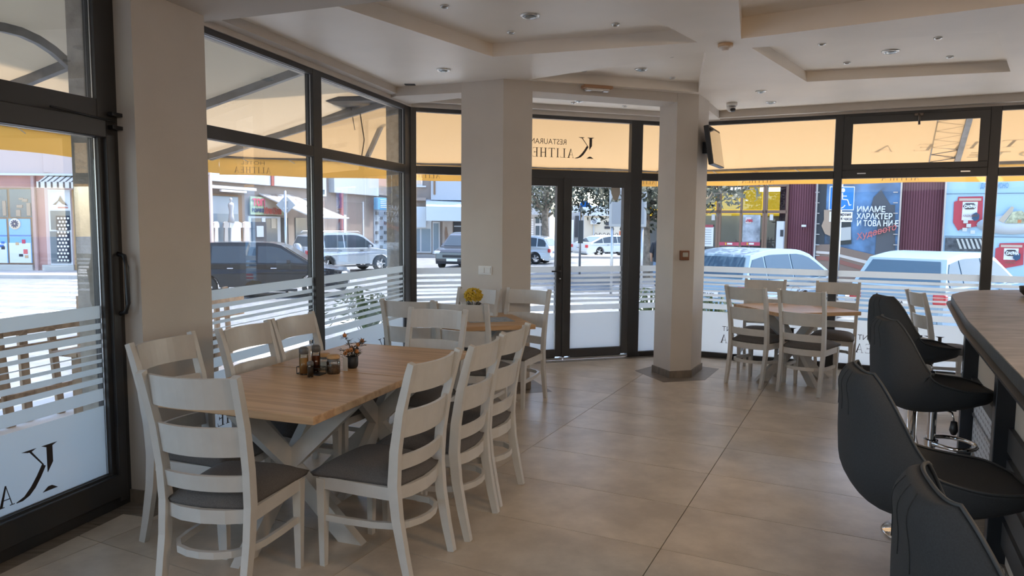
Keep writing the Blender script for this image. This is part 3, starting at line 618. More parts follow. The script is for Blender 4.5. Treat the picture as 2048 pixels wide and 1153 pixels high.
# ------------------------------------------------------------------ stools
def make_stool():
    e = empty('bar_stool')   # faces +y
    prof = [(.255, .785), (.20, .792), (.12, .784), (.03, .776), (-.07, .774), (-.145, .788), (-.19, .828), (-.210, .89), (-.222, .965), (-.232, 1.04), (-.241, 1.10), (-.246, 1.135)]
    hw = [.10, .165, .20, .215, .222, .226, .226, .22, .205, .185, .165, .13]
    wing = [.006, .014, .026, .045, .078, .115, .125, .105, .08, .055, .035, .02]
    th = [.035, .055, .07, .08, .09, .095, .085, .07, .06, .05, .045, .02]
    hw[0] = .085; hw[-1] = .115; hw[-2] = .15
    full = crom([(p_[0], p_[1], h_, w_, t_) for p_, h_, w_, t_ in zip(prof, hw, wing, th)], 4)
    prof = [(f_[0], f_[1]) for f_ in full]; hw = [f_[2] for f_ in full]; wing = [f_[3] for f_ in full]; th = [f_[4] for f_ in full]
    n = len(prof); m_ = 20; vi = []; vo = []
    for i, (y, z) in enumerate(prof):
        a = prof[max(i - 1, 0)]; c = prof[min(i + 1, n - 1)]; t = Vector((0, c[0] - a[0], c[1] - a[1])).normalized(); nn = Vector((0, t.z, -t.y))
        if nn.z < 0 and nn.y < 0: nn = -nn
        nn = Vector((0, abs(t.z), abs(t.y)))
        for k in range(m_ + 1):
            u = -1 + 2 * k / m_; x = hw[i] * math.sin(u * math.pi / 2 * .92) / math.sin(math.pi / 2 * .92); lift = wing[i] * abs(u) ** 2.6
            p = Vector((x, y, z)) + nn * lift; vi.append(p)
            q = Vector((x * 1.0, y, z)) - nn * (th[i] * (1 - abs(u) ** 3)) + nn * (lift - .012); vo.append(q)
    fs = []; N = len(vi); M1 = m_ + 1
    for i in range(n - 1):
        for k in range(m_):
            a = i * M1 + k; fs.append((a, a + 1, a + M1 + 1, a + M1)); fs.append((N + a, N + a + M1, N + a + M1 + 1, N + a + 1))
    ed = [k for k in range(M1)] + [i * M1 + m_ for i in range(1, n)] + [(n - 1) * M1 + k for k in range(m_ - 1, -1, -1)] + [i * M1 for i in range(n - 2, 0, -1)]
    for k in range(len(ed)): a, c = ed[k], ed[(k + 1) % len(ed)]; fs.append((a, N + a, N + c, c))
    b = MB(); b.add(vi + vo, fs, True); o = b.build('seat_shell', STOOLF, e)
    # piping along the rim
    b = MB(); b.tube([vi[k] + Vector((0, 0, .002)) for k in ed], .0042, 6, closed=True); b.build('piping', mat('piping_charcoal', (.045, .05, .056), .6), o)
    # channel stitching on the inner back
    for z0 in (.2, .45, .70, .95):
        pass
    b = MB()
    for k in (4, 7, 10, 13, 16): b.tube([vi[i * M1 + k] + Vector((0, .0015, .001)) for i in range(24, n)], .0022, 5)
    for k in (7, 10, 13): b.tube([vo[i * M1 + k] + Vector((0, -.0005, 0)) for i in range(34, n)], .0014, 5)
    b.build('back_stitching', mat('stitching_dark', (.018, .02, .023), .8), o)
    MB().box((0, .0, .695), (.16, .16, .02)).build('mounting_plate', STEEL, e)
    b = MB(); b.lathe([(.021, .40), (.021, .69)], 16); b.lathe([(.0, .40), (.030, .40), (.030, .02)], 18); b.build('column', CHROME, e)
    b = MB(); b.lathe([(0, .0), (.20, .0), (.205, .004), (.20, .010), (.12, .018), (.06, .035), (.036, .06), (.03, .09)], 40); b.build('base', CHROME, e)
    b = MB(); R_ = .105
    b.tube([(-.03, .0, .50)] + [(-.105 + 0 * k, .02, .50) for k in range(1)] + [(R_ * math.cos(math.radians(a)) * 1.15, .10 + R_ * math.sin(math.radians(a)), .50) for a in range(200, -21, -20)] + [(.03, .0, .50)], .0105, 8); b.lathe([(.034, .485), (.034, .515)], 16); b.build('footrest', CHROME, e)
    b = MB(); b.tube([(.03, .02, .69), (.11, .05, .685), (.125, .055, .64)], .005, 6); b.build('lift_lever', CHROME, e)
    b = MB(); b.lathe([(0, .02), (.014, .015), (.02, -.03), (.012, -.05), (0, -.055)], 12, c=(.125, .055, .63)); b.build('lever_knob', BLACKP, e)
    return e
ST = make_stool(); index_kids(); su = [0]
def stool(x, y, az, label):
    o = ST if not su[0] else copy_tree(ST); su[0] = 1; o.location = (x, y, 0); o.rotation_euler = (0, 0, -math.radians(az)); tag(o, label, 'bar stool', 'charcoal bar stools along the bar')
stool(1.00, 1.20, 108, 'charcoal bucket bar stool nearest the camera, cut off by the lower edge')
stool(1.39, 2.29, 104, 'charcoal bucket bar stool second from the camera, the largest whole one')
stool(2.16, 3.62, 101, 'charcoal bucket bar stool third from the camera, with its lift lever showing')
stool(2.76, 4.86, 92, 'charcoal bucket bar stool farthest from the camera, near the end of the bar')
# ------------------------------------------------------------------ small things on the tables
ZT = .7605
p = onz(622, 749, ZT); e = empty('condiment_caddy', (p.x, p.y + .01, ZT), math.radians(-20)); tag(e, 'black wire caddy with a tall handle standing between the glass bottles', 'caddy')
b = MB(); b.box((0, 0, .003), (.15, .07, .006), bev=.002)
b.tube([(-.073, -.033, .04), (.073, -.033, .04), (.073, .033, .04), (-.073, .033, .04)], .002, 6, closed=True)
for sx in (-.073, .073):
    for sy in (-.033, .033): b.tube([(sx, sy, .003), (sx, sy, .04)], .002, 6)
b.build('tray', BLACKP, e); b = MB(); b.tube([(0, 0, .003), (0, 0, .185)], .0025, 6); b.ball((0, 0, .188), .005); b.build('handle', CHROME, e)
OIL = mat('oil', (.50, .28, .10), .15, coat=.5); SOY = mat('dark_vinegar', (.16, .045, .02), .15, coat=.5); CAP = mat('cap_grey', (.11, .105, .10), .35)
def bottle(px, py, h, r, liq, capm, label, cat='bottle'):
    p = onz(px, py, ZT + .006); e = empty('oil_bottle' if cat == 'bottle' else 'shaker', (p.x, p.y, ZT + .006)); tag(e, label, cat, 'glass cruets on the nearest table')
    MB().lathe([(0, 0), (r, .0), (r, h * .72), (r * .95, h * .75)], 18).build('glass_body', CLEAR, e)
    MB().lathe([(0, .004), (r * .9, .004), (r * .9, h * .60), (0, h * .60)], 18).build('liquid', liq, e)
    MB().lathe([(r * .95, h * .74), (r * 1.05, h * .76), (r * 1.05, h * .93), (r * .7, h), (0, h)], 18).build('cap', capm, e)
bottle(608, 748, .15, .025, OIL, CAP, 'clear glass oil bottle with a grey cap, left of the caddy handle')
bottle(632, 743, .15, .025, SOY, CAP, 'glass bottle of dark vinegar with a grey cap, right of the caddy handle')
bottle(621, 754, .085, .017, mat('pepper', (.05, .035, .025), .8), CAP, 'small pepper shaker in front of the two bottles', 'shaker')
LID = wood_mat('lid_wood', (.55, .33, .14), (.42, .24, .10), 3, .5, 0)
def jar(px, py, r, h, fill, label):
    p = onz(px, py, ZT); e = empty('spice_jar', (p.x, p.y, ZT)); tag(e, label, 'jar', 'wooden-lidded jars on the nearest table')
    MB().lathe([(0, 0), (r, .0), (r * 1.03, h * .1), (r * 1.03, h * .62), (r * .9, h * .70)], 22).build('glass_body', CLEAR, e)
    MB().lathe([(0, .003), (r * .94, .003), (r * .94, h * .42), (0, h * .44)], 22).build('spice', fill, e)
    MB().lathe([(r * .95, h * .66), (r * .98, h * .80), (0, h * .80)], 22).build('seal', CAP, e)
    MB().lathe([(r * 1.0, h * .79), (r * 1.05, h * .88), (r * .8, h * .98), (0, h)], 22).build('lid', LID, e)
jar(667, 747, .036, .108, mat('spice_brown', (.13, .07, .035), .9, noise_amt=.6, scale=250), 'round glass jar of brown spice with a domed wooden lid, in front')
jar(650, 739, .032, .095, mat('sugar_white', (.6, .57, .5), .9), 'second wooden-lidded jar half hidden between the bottles and the front jar')
p = onz(684, 745, ZT); o = MB().prism([(-.012, 0), (.018, -.01), (.010, .014), (-.010, .014)], 0, .075); o = o.build('napkin_stand', mat('napkin', (.62, .60, .56), .9)); o.location = (p.x + .008, p.y + .04, ZT); tag(o, 'folded pale paper napkins standing beside the small black pot', 'napkins')
# potted orange bush
p = onz(704, 737, ZT); e = empty('potted_orange_bush', (p.x, p.y + .01, ZT)); tag(e, 'artificial orange bush in a small black pot on the long table', 'potted plant')
MB().lathe([(0, 0), (.024, 0), (.032, .012), (.034, .030), (.034, .068), (.030, .070), (.029, .060), (0, .058)], 24).build('pot', mat('pot_black', (.012, .013, .016), .5), e)
random.seed(3); st = MB(); lv = MB(); LEAF = mat('dark_leaf', (.045, .045, .03), .6); OR = mat('orange_fruit', (.50, .19, .05), .5)
for k in range(14):
    a = k * 2.4; l = random.uniform(.02, .082); hh = random.uniform(.085, .185); q = Vector((math.cos(a) * l, math.sin(a) * l, hh)); st.tube([(0, 0, .055), (q.x * .45, q.y * .45, hh * .75), q], .0018, 5)
    for j in range(16):
        b_ = random.uniform(0, 6.28); el = random.uniform(-.2, .9); dd = Vector((math.cos(b_), math.sin(b_), el)).normalized(); s_ = random.uniform(.022, .042); r_ = q - Vector((0, 0, random.uniform(0, .03))); sd_ = dd.cross(Vector((0, 0, 1))).normalized() * .0035
        lv.add([r_, r_ + dd * s_ * .5 + sd_, r_ + dd * s_ + Vector((0, 0, -.004)), r_ + dd * s_ * .5 - sd_], [(0, 1, 2, 3)])
    if k < 9:
        MB().ball((q.x, q.y, hh - .002), .0125, 12).build('orange', OR, e)
st.build('stems', LEAF, e); o = lv.build('leaves', LEAF, e); o['kind'] = 'stuff'
# second table: yellow flower pot, caddy, placemats
p = onz(948, 632, ZT); e = empty('yellow_flower_pot', (p.x, p.y - .1, ZT)); tag(e, 'bunch of yellow artificial flowers in a low dark pot near the centre column', 'potted plant')
MB().lathe([(0, 0), (.035, 0), (.045, .02), (.045, .075), (.038, .075), (0, .065)], 20).build('pot', mat('pot_black', (.012, .013, .016), .5), e)
fy = MB(); dk = MB(); random.seed(5)
for k in range(420):
    a = random.uniform(0, 6.28); ph = math.acos(random.uniform(-.7, 1)); r_ = .085 * random.uniform(.75, 1.0); q = Vector((math.sin(ph) * math.cos(a) * r_, math.sin(ph) * math.sin(a) * r_, .195 + math.cos(ph) * r_ * .82)); fy.box(q, (.012, .012, .009), rot=Matrix.Rotation(random.uniform(0, 3), 3, Vector((random.random(), random.random(), random.random())).normalized()))
for k in range(60):
    a = random.uniform(0, 6.28); q = Vector((math.cos(a) * random.uniform(.03, .075), math.sin(a) * random.uniform(.03, .075), random.uniform(.10, .15))); dk.tube([(0, 0, .07), q], .0022, 4)
o = fy.build('blossom', mat('yellow_petals', (.62, .42, .04), .8), e); o['kind'] = 'stuff'; dk.build('stems', LEAF, e)
p = onz(924, 634, ZT); e = empty('small_caddy', (p.x, p.y - .1, ZT)); tag(e, 'small dark caddy with a wire loop handle left of the yellow flowers', 'caddy')
b = MB(); b.lathe([(0, 0), (.035, 0), (.037, .05), (.034, .05), (.03, .01), (0, .01)], 16); b.build('cup', STEEL, e); b = MB(); b.tube([(math.cos(t) * .03, 0, .05 + math.sin(t) * .075) for t in [i * math.pi / 10 for i in range(11)]], .002, 5); b.build('handle', CHROME, e)
b = MB(); b.lathe([(0, .01), (.015, .01), (.015, .08), (.012, .10), (0, .10)], 12); b.build('shaker_inside', CAP, e)
PM = mat('placemat_print', (.42, .45, .50), .6); n_ = PM.node_tree.nodes; L_ = PM.node_tree.links; tc = n_.new('ShaderNodeTexCoord'); br = n_.new('ShaderNodeTexBrick'); br.inputs['Scale'].default_value = 14; br.inputs['Color1'].default_value = (.5, .55, .6, 1); br.inputs['Color2'].default_value = (.25, .33, .42, 1); br.inputs['Mortar'].default_value = (.12, .13, .15, 1); L_.new(tc.outputs['Object'], br.inputs[0]); L_.new(br.outputs[0], n_['Principled BSDF'].inputs['Base Color'])
o = MB().box((0, 0, 0), (.40, .30, .002)).build('placemat', PM); p = cT2 + n2_ * .14 - d2 * .05; o.location = (p.x, p.y, ZT + .001); o.rotation_euler = (0, 0, math.radians(16)); tag(o, 'blue-grey printed placemat on the table with yellow flowers', 'placemat')
# basket on the right table
p = onz(1590, 603, ZT); e = empty('napkin_basket', (p.x, p.y, ZT)); tag(e, 'small brown basket with a thin wire handle on the right-hand table', 'basket')
b = MB(); b.lathe([(0, 0), (.09, 0), (.12, .04), (.13, .09), (.122, .09), (.11, .045), (.0, .012)], 22); b.build('basket_body', mat('wicker', (.18, .09, .045), .8, noise_amt=.5, scale=80), e)
b = MB(); b.tube([(math.cos(t) * .055, 0, .10 + math.sin(t) * .07) for t in [i * math.pi / 10 for i in range(11)]], .0022, 5); b.build('handle', CHROME, e)
b = MB(); random.seed(9)
for k in range(16):
    a = random.uniform(0, 6.28); q = Vector((math.cos(a) * .07, math.sin(a) * .07, .10)); dd = Vector((math.cos(a), math.sin(a), .4)) * .06; b.tube([q * .6, q, q + dd], .004, 4)
b.build('dry_leaves', mat('dry_leaf', (.10, .055, .03), .8), e)
# plant on the bar
p = onz(2046, 592, 1.10); e = empty('dark_bowl_plant', (p.x + .03, p.y - .05, 1.1005)); tag(e, 'dark spiky plant in a brown bowl on the bar top, cut by the right edge', 'potted plant')
MB().lathe([(0, 0), (.045, 0), (.075, .03), (.082, .07), (.076, .075), (.0, .06)], 20).build('bowl', mat('bowl_brown', (.03, .018, .012), .5), e)
b = MB()
for k in range(26):
    a = k * 2.4; l = random.uniform(.03, .10); q = Vector((math.cos(a) * l, math.sin(a) * l, .08 + random.uniform(.0, .05))); sdv = Vector((-math.sin(a), math.cos(a), 0)) * .010; b.add([Vector((0, 0, .055)) - sdv, Vector((0, 0, .055)) + sdv, q], [(0, 1, 2)])
b.build('leaves', mat('bowl_leaf', (.02, .014, .010), .6), e)

# ================================================================== outside
GS = -.50
asph = mat('asphalt', (.20, .21, .22), .9, noise_amt=.18, scale=3)
g = MB().prism([(-90, -30), (90, -30), (90, 140), (-90, 140)], GS - .3, GS).build('ground', asph); tag(g, kind='structure')
PAVE = mat('terrace_paving', (.74, .70, .64), .85, noise_amt=.12, scale=2)
def outoff(dl, dm, dr, ul=8.6, ur=7.2):
    """polyline parallel to the three glazed walls at outward distances dl, dm, dr"""
    nl = -nLin; nm = Vector((-dM.y, dM.x, 0)); nr = A
    def inter(p, a, q, b): den = a.x * b.y - a.y * b.x; w = q - p; return p + a * ((w.x * b.y - w.y * b.x) / den)
    l0 = C0 + nl * dl; m0 = C0 + nm * dm; q0 = K0 + nr * dr
    return [l0 - dL * ul, inter(l0, dL, m0, dM), inter(m0, dM, q0, B), q0 + B * ur]
tin = outoff(.06, .06, .06); tout = outoff(3.0, 3.0, 3.0)
terr = tag(MB().prism([(p.x, p.y) for p in tin + tout[::-1]], GS - .1, -.13).build('terrace', PAVE), kind='structure')
# zebra crossing and kerbs
WPNT = mat('road_paint', (.60, .60, .59), .8)
zb = empty('road_marking', (0, 0, 0)); tag(zb, 'white zebra crossing on the street left of the terrace', 'road marking')
for k in range(9):
    y = 15.5 + k * 1.15; MB().box((-13.5 + k * .35, y, GS + .004), (9.5, .52, .006), rz=math.radians(-6)).build('stripe', WPNT, zb)
zb = empty('road_marking', (0, 0, 0)); tag(zb, 'white zebra crossing on the street in front of the glass door', 'road marking')
for k in range(8): MB().box((-2.5 + k * 1.3, 16.5 + k * .12, GS + .004), (.55, 5.5, .006), rz=math.radians(-38)).build('stripe', WPNT, zb)
SWK = mat('sidewalk', (.46, .43, .40), .85, noise_amt=.1, scale=1.5)
for nm, P in (('sidewalk', [(-40, 25.5), (-15.5, 25.8), (-9.9, 34), (-6.0, 45.0), (8, 45.0), (8, 46.5), (-30, 60), (-40, 60)]), ('sidewalk', [(3.2, 23.0), (8.6, 20.9), (25, 12.8), (30, 30), (6, 32)])):
    tag(MB().prism(P, GS - .1, GS + .13).build(nm, SWK), kind='structure')
# ---- awnings
def fabric(name, col, tr, thick, zc=1.9):
    return translucent(name, col, tr)
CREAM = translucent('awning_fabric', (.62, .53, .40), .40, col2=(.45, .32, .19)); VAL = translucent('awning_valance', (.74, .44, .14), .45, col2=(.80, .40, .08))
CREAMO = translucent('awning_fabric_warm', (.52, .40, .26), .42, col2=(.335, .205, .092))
GALV = mat('galvanised_steel', (.20, .20, .20), .55, .3, noise_amt=.2, scale=10)
vi = outoff(.05, .05, .05); vo = outoff(2.68, 1.80, 1.75)
def awning(label, i, zw, zv, text_fn=None, mtv=VAL, t0=None):
    e = empty('awning', (0, 0, 0)); tag(e, label, 'awning')
    a, b, c, d = vi[i], vi[i + 1], vo[i + 1], vo[i]
    n = 14; m_ = 5; b_ = MB(); vs = []
    for j in range(m_ + 1):
        t = j / m_
        for k in range(n + 1):
            s_ = k / n; p = (a.lerp(b, s_)).lerp(d.lerp(c, s_), t); z = zw + (zv - zw) * t - .05 * math.sin(math.pi * t) - .01 * math.sin(s_ * 20); vs.append((p.x, p.y, z))
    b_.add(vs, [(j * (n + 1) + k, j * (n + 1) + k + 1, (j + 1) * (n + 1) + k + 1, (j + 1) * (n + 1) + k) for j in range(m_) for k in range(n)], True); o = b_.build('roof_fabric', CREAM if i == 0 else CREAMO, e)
    # valance with gentle waves
    L_ = (c - d).length; dd = (c - d).normalized(); nn = Vector((-dd.y, dd.x, 0)); b_ = MB(); vs = []; N = int(L_ / .12)
    for k in range(N + 1):
        p = d + dd * (L_ * k / N) + nn * (.012 * math.sin(k * .9)); vs += [(p.x, p.y, zv), (p.x + nn.x * .01, p.y + nn.y * .01, zv - .12), (p.x, p.y, zv - .225 + .006 * math.sin(k * .5))]
    b_.add(vs, [(3 * k + q, 3 * k + 3 + q, 3 * k + 4 + q, 3 * k + 1 + q) for k in range(N) for q in (0, 1)], True); b_.build('valance', mtv, e)
    b_ = MB(); b_.tube([(d.x, d.y, zv + .0), (c.x, c.y, zv + .0)], 0, rect=(.05, .04)); b_.build('front_bar', GALV, e)
    b_ = MB()
    k = 0
    while k * .55 < L_: p = d + dd * (k * .55 + .2); b_.tube([(p.x, p.y, zv + .02), ((p + dd * .14).x, (p + dd * .14).y, zv - .06)], .005, 4); k += 1
    b_.build('lacing', mat('cord_white', (.7, .68, .6), .8), e)
    return e, a, b, c, d
eL, a, b, c, d = awning('cream and yellow awning over the terrace along the left windows', 0, 3.12, 2.42)
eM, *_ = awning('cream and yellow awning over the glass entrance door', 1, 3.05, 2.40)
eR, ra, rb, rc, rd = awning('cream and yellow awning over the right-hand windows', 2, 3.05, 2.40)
nl = -nLin
for u in (-.15, 1.45, 3.05, 4.65, 6.25):
    w = C0 - dL * u; p0 = w + nl * .08 + Vector((0, 0, 3.03)); p1 = w + nl * 2.62 + Vector((0, 0, 2.36))
    MB().tube([p0, p1], 0, rect=(.05, .07)).build('rafter', GALV, eL)
    if u < 0: 
        MB().tube([p0 - dL * .22 - Vector((0, 0, .12)), p1 - dL * .05], 0, rect=(.04, .06)).build('rafter', GALV, eL)
        b_ = MB(); [b_.tube([p0.lerp(p1, t), (p0 - dL * .22 - Vector((0, 0, .12))).lerp(p1, t + .06)], .008, 5) for t in (.1, .25, .4, .55, .7)]; b_.build('lattice', GALV, eL)
b_ = MB(); w = C0 + nl * 1.05; pts = [onp(x_, y_, (w.x, w.y), (nl.x, nl.y)) for x_, y_ in ((-70, 52), (-30, 50), (5, 55), (40, 64), (75, 80), (105, 100), (130, 122), (160, 150), (185, 176))]
b_.tube(pts, 0, rect=(.04, .055)); b_.build('curved_arm', GALV, eL)
b_ = MB(); q = C0 + nl * .3; b_.box((q.x - .15, q.y + .0, 2.90), (.75, .5, .05), rz=math.radians(-10)); b_.build('flashing_plate', STEEL, eL)
b_ = MB(); w = C0 - dL * .05 + nl * .55; b_.tube([w + Vector((0, 0, 2.84)), w + Vector((.05, 0, 2.5)), w + Vector((.02, 0, 2.32)), w + Vector((.08, 0, 2.28)), w + Vector((.1, 0, 2.34))], .006, 5); b_.tube([w + nl * .1 + Vector((0, 0, 2.85)), w + nl * .08 + Vector((0, .1, 2.62))], .005, 5); b_.build('hanging_wires', BLACKP, eL)
b_ = MB(); b_.tube([C0 + nl * .35 + Vector((0, .6, 2.9)), C0 + nl * .65 + Vector((0, .66, 2.34))], 0, rect=(.035, .05)); b_.build('brace', GALV, eL)
# lettering on the awnings, reading from the street
PRINT = mat('awning_print', (.26, .17, .08), .8)
def on_valance(e, p, dd, zbase, h, side, top):   # p: start (street-left of the word), dd: reading direction seen from the street
    M = Matrix((dd, Vector((0, 0, 1)).cross(dd), Vector((0, 0, 1)))).transposed().to_4x4(); M.translation = p
    t = empty('valance_print', (0, 0, 0), parent=e); t.matrix_world = M
    o = logo(t, 0, zbase, h, 0, xs=1, top=top, mt=PRINT, name='lettering'); return t
mo = vo[1] + dM * 1.55 - Vector((-dM.y, dM.x, 0)) * .02
def val_logo(e, px, zb, h, i, top='HOTEL'):
    a_, c_ = vo[i], vo[i + 1]; dd = (c_ - a_).normalized(); n_in = Vector((dd.y, -dd.x, 0)); p = onp(px, 360, (a_.x, a_.y), (n_in.x, n_in.y)); p.z = 0
    q = logo(e, 0, zb, h, 0, xs=1, top=top, mt=PRINT)
    # street reading direction is -dd
    M = Matrix((-dd, Vector((0, 0, 1)).cross(-dd), Vector((0, 0, 1)))).transposed().to_4x4(); M.translation = p + n_in * .03
    q.data.transform(M); return q
val_logo(eM, 572, 2.205, .17, 1); val_logo(eM, 905, 2.205, .17, 1); val_logo(eM, 1330, 2.205, .17, 1)
val_logo(eR, 1576, 2.205, .17, 2); val_logo(eR, 1870, 2.205, .17, 2)
# big print on the right roof fabric
dd = (rd - rc).normalized()
def roof_print(s0, txt, size, t, wd=1.0):
    up = ((rb.lerp(ra, .5) + Vector((0, 0, 3.05))) - (rc.lerp(rd, .5) + Vector((0, 0, 2.40)))).normalized(); nn = dd.cross(up).normalized()
    base = rc + Vector((0, 0, 2.40)) + up * t + dd * s0 - Vector((0, 0, .03)); M = Matrix((dd, up, nn)).transposed().to_4x4(); M.translation = base; return M
RP = mat('roof_print', (.42, .33, .2), .8)
for s_, ch, sz, t in [(5.0, 'A', .16, .42)]: pass
b_ = MB(); x = .0
for ch in 'ALITHEA':
    M = roof_print(2.55 + x, ch, .2, .50)
    for p in LET[ch][0]:
        vs = [M @ Vector((a_ * .30, c_ * .20, 0)) for a_, c_ in p]; b_.add(vs, [tuple(t_) for t_ in tessellate_polygon([[Vector((a_, c_, 0)) for a_, c_ in p]])])
    x += LET[ch][1] * .30 + .20
b_.build('lettering', RP, eR)
M = roof_print(3.1, '', 0, .24); t = text_mb('H O T E L', .20, M, .0005, bold=0, sx=1.5); t.build('lettering', RP, eR)
# ladder-like truss under the right roof
b_ = MB(); w = K0 + B * 3.02; p0 = w + A * .12 + Vector((0, 0, 2.98)); p1 = w + A * 1.70 + Vector((0, 0, 2.38)); b_.tube([p0, p1], 0, rect=(.06, .05)); b_.tube([p0 - B * .3, p1 - B * .3], 0, rect=(.012, .012))
for k in range(8): b_.tube([p0.lerp(p1, k / 8), (p0 - B * .3).lerp(p1 - B * .3, (k + .5) / 8)], .005, 4); b_.tube([(p0 - B * .3).lerp(p1 - B * .3, (k + .5) / 8), p0.lerp(p1, (k + 1) / 8)], .005, 4)
b_.build('truss', GALV, eR)
# outer piers of the building
OP = mat('outer_render', (.34, .30, .25), .9, noise_amt=.2, scale=14, bump=.3, bscale=60)
for u0, u1, w_ in ((3.44, 4.03, .25),):
    P = [C0 - dL * u0 + nl * .04, C0 - dL * u1 + nl * .04, C0 - dL * u1 + nl * w_, C0 - dL * u0 + nl * w_]; tag(MB().prism([(p.x, p.y) for p in P], -.13, 3.0).build('wall_outer_pier', OP), kind='structure')
P = [C0 + nl * .045 - dL * .04, C0 + nl * .24 - dL * .04, C0 + nl * .24 + dL * .15, C0 + nl * .05 + dL * .16]; tag(MB().prism([(p.x, p.y) for p in P], -.13, 3.0).build('wall_outer_corner', OP), kind='structure')
# ---- rustic timber screen along the terrace edge
fe = empty('timber_fence', (0, 0, 0)); tag(fe, 'rustic timber stake fence with two rails on the terrace edge outside the left windows', 'fence')
random.seed(11)
def fpt(u, w): return C0 - dL * u + nl * w
u = -.2
while u < 6.6:
    w = 2.45 + random.uniform(-.04, .04); top_ = random.uniform(.72, 1.02); p = fpt(u, w); ln = random.uniform(-.09, .09); wd_ = random.uniform(.05, .085)
    q = fpt(u + ln, w); pts = [p + Vector((0, 0, -.13)), q + Vector((0, 0, top_ - .13 + .06))]
    MB().tube(pts, 0, rect=(wd_, .03), upd=nl).build('stake', STAKE, fe); u += random.uniform(.14, .30)
for z in (.10, .50, .66):
    u = -.4
    while u < 6.4: p, q = fpt(u, 2.40), fpt(u + 1.55, 2.40); MB().tube([p + Vector((0, 0, z)), q + Vector((0, 0, z + random.uniform(-.02, .02)))], 0, rect=(.025, .075)).build('rail', STAKE2, fe); u += 1.6
be = empty('terrace_bench', (0, 0, 0)); tag(be, 'low timber bench with dark cushions beside the fence outside the left door', 'bench')
for u0, u1 in ((3.9, 5.3),):
    for k in range(3): p, q = fpt(u0, 1.95 + k * .13), fpt(u1, 1.95 + k * .13); MB().tube([p + Vector((0, 0, .28)), q + Vector((0, 0, .28))], 0, rect=(.11, .03)).build('board', STAKE2, be)
    for u_ in (u0 + .06, u1 - .06):
        for w in (1.95, 2.2): p = fpt(u_, w); MB().tube([p + Vector((0, 0, -.13)), p + Vector((0, 0, .265))], 0, rect=(.07, .07)).build('leg', STAKE, be)
    c_ = fpt((u0 + u1) / 2, 2.08); MB().box((c_.x, c_.y, .335), (.34, u1 - u0 - .1, .07), rz=-math.radians(AZL), bev=.025).build('cushion', mat('outdoor_cushion', (.06, .065, .07), .9), be)
tb = empty('terrace_table', (0, 0, 0)); tag(tb, 'timber terrace table outside the left window behind the chairs', 'table')
c_ = fpt(2.4, 1.25)
for k in range(5): p, q = fpt(1.75, 1.0 + k * .13), fpt(3.05, 1.0 + k * .13); MB().tube([p + Vector((0, 0, .60)), q + Vector((0, 0, .60))], 0, rect=(.12, .03)).build('board', STAKE2, tb)
for u_ in (1.9, 2.9):
    for w in (1.05, 1.47): p = fpt(u_, w); MB().tube([p + Vector((0, 0, -.13)), p + Vector((0, 0, .585))], 0, rect=(.07, .07)).build('leg', STAKE, tb)
# palm-like planter by the corner
def spiky(x, y, z, h, n, label, r=.5, seed=1, mt=None):
    random.seed(seed); e = empty('outdoor_plant', (x, y, z)); tag(e, label, 'plant'); b_ = MB()
    for k in range(n):
        a_ = random.uniform(0, 6.28); rr = random.uniform(.4, 1) * r; hh = h * random.uniform(.6, 1); mid = Vector((math.cos(a_) * rr * .5, math.sin(a_) * rr * .5, hh)); tip = Vector((math.cos(a_) * rr, math.sin(a_) * rr, hh * .75)); sv = Vector((-math.sin(a_), math.cos(a_), 0)) * .018
        b_.add([Vector((0, 0, .25)) - sv * .5, Vector((0, 0, .25)) + sv * .5, mid - sv, mid + sv, tip], [(0, 1, 3, 2), (2, 3, 4)])
        for j in range(5):
            p = mid.lerp(tip, j / 5) if j else mid; dv = Vector((random.uniform(-1, 1), random.uniform(-1, 1), -.2)).normalized() * .12; b_.add([p, p + dv + Vector((0, 0, .012)), p + dv * .5 - Vector((0, 0, .012))], [(0, 1, 2)])
    o = b_.build('leaves', mt or mat('palm_green', (.10, .16, .07), .6), e); o['kind'] = 'stuff'
    MB().lathe([(0, 0), (.14, 0), (.19, .28), (.17, .28), (.16, .25), (0, .25)], 20).build('pot', mat('terracotta_pot', (.22, .13, .09), .8), e)
spiky(-1.75, 8.75, -.13, .95, 44, 'potted spiky palm outside the window corner', .55, 2)
spiky(1.95, 10.0, -.13, .85, 30, 'potted green plant outside beside the right-hand column', .45, 4)
spiky(2.75, 9.75, -.13, .80, 34, 'potted green plant outside below the first right-hand window', .45, 6)
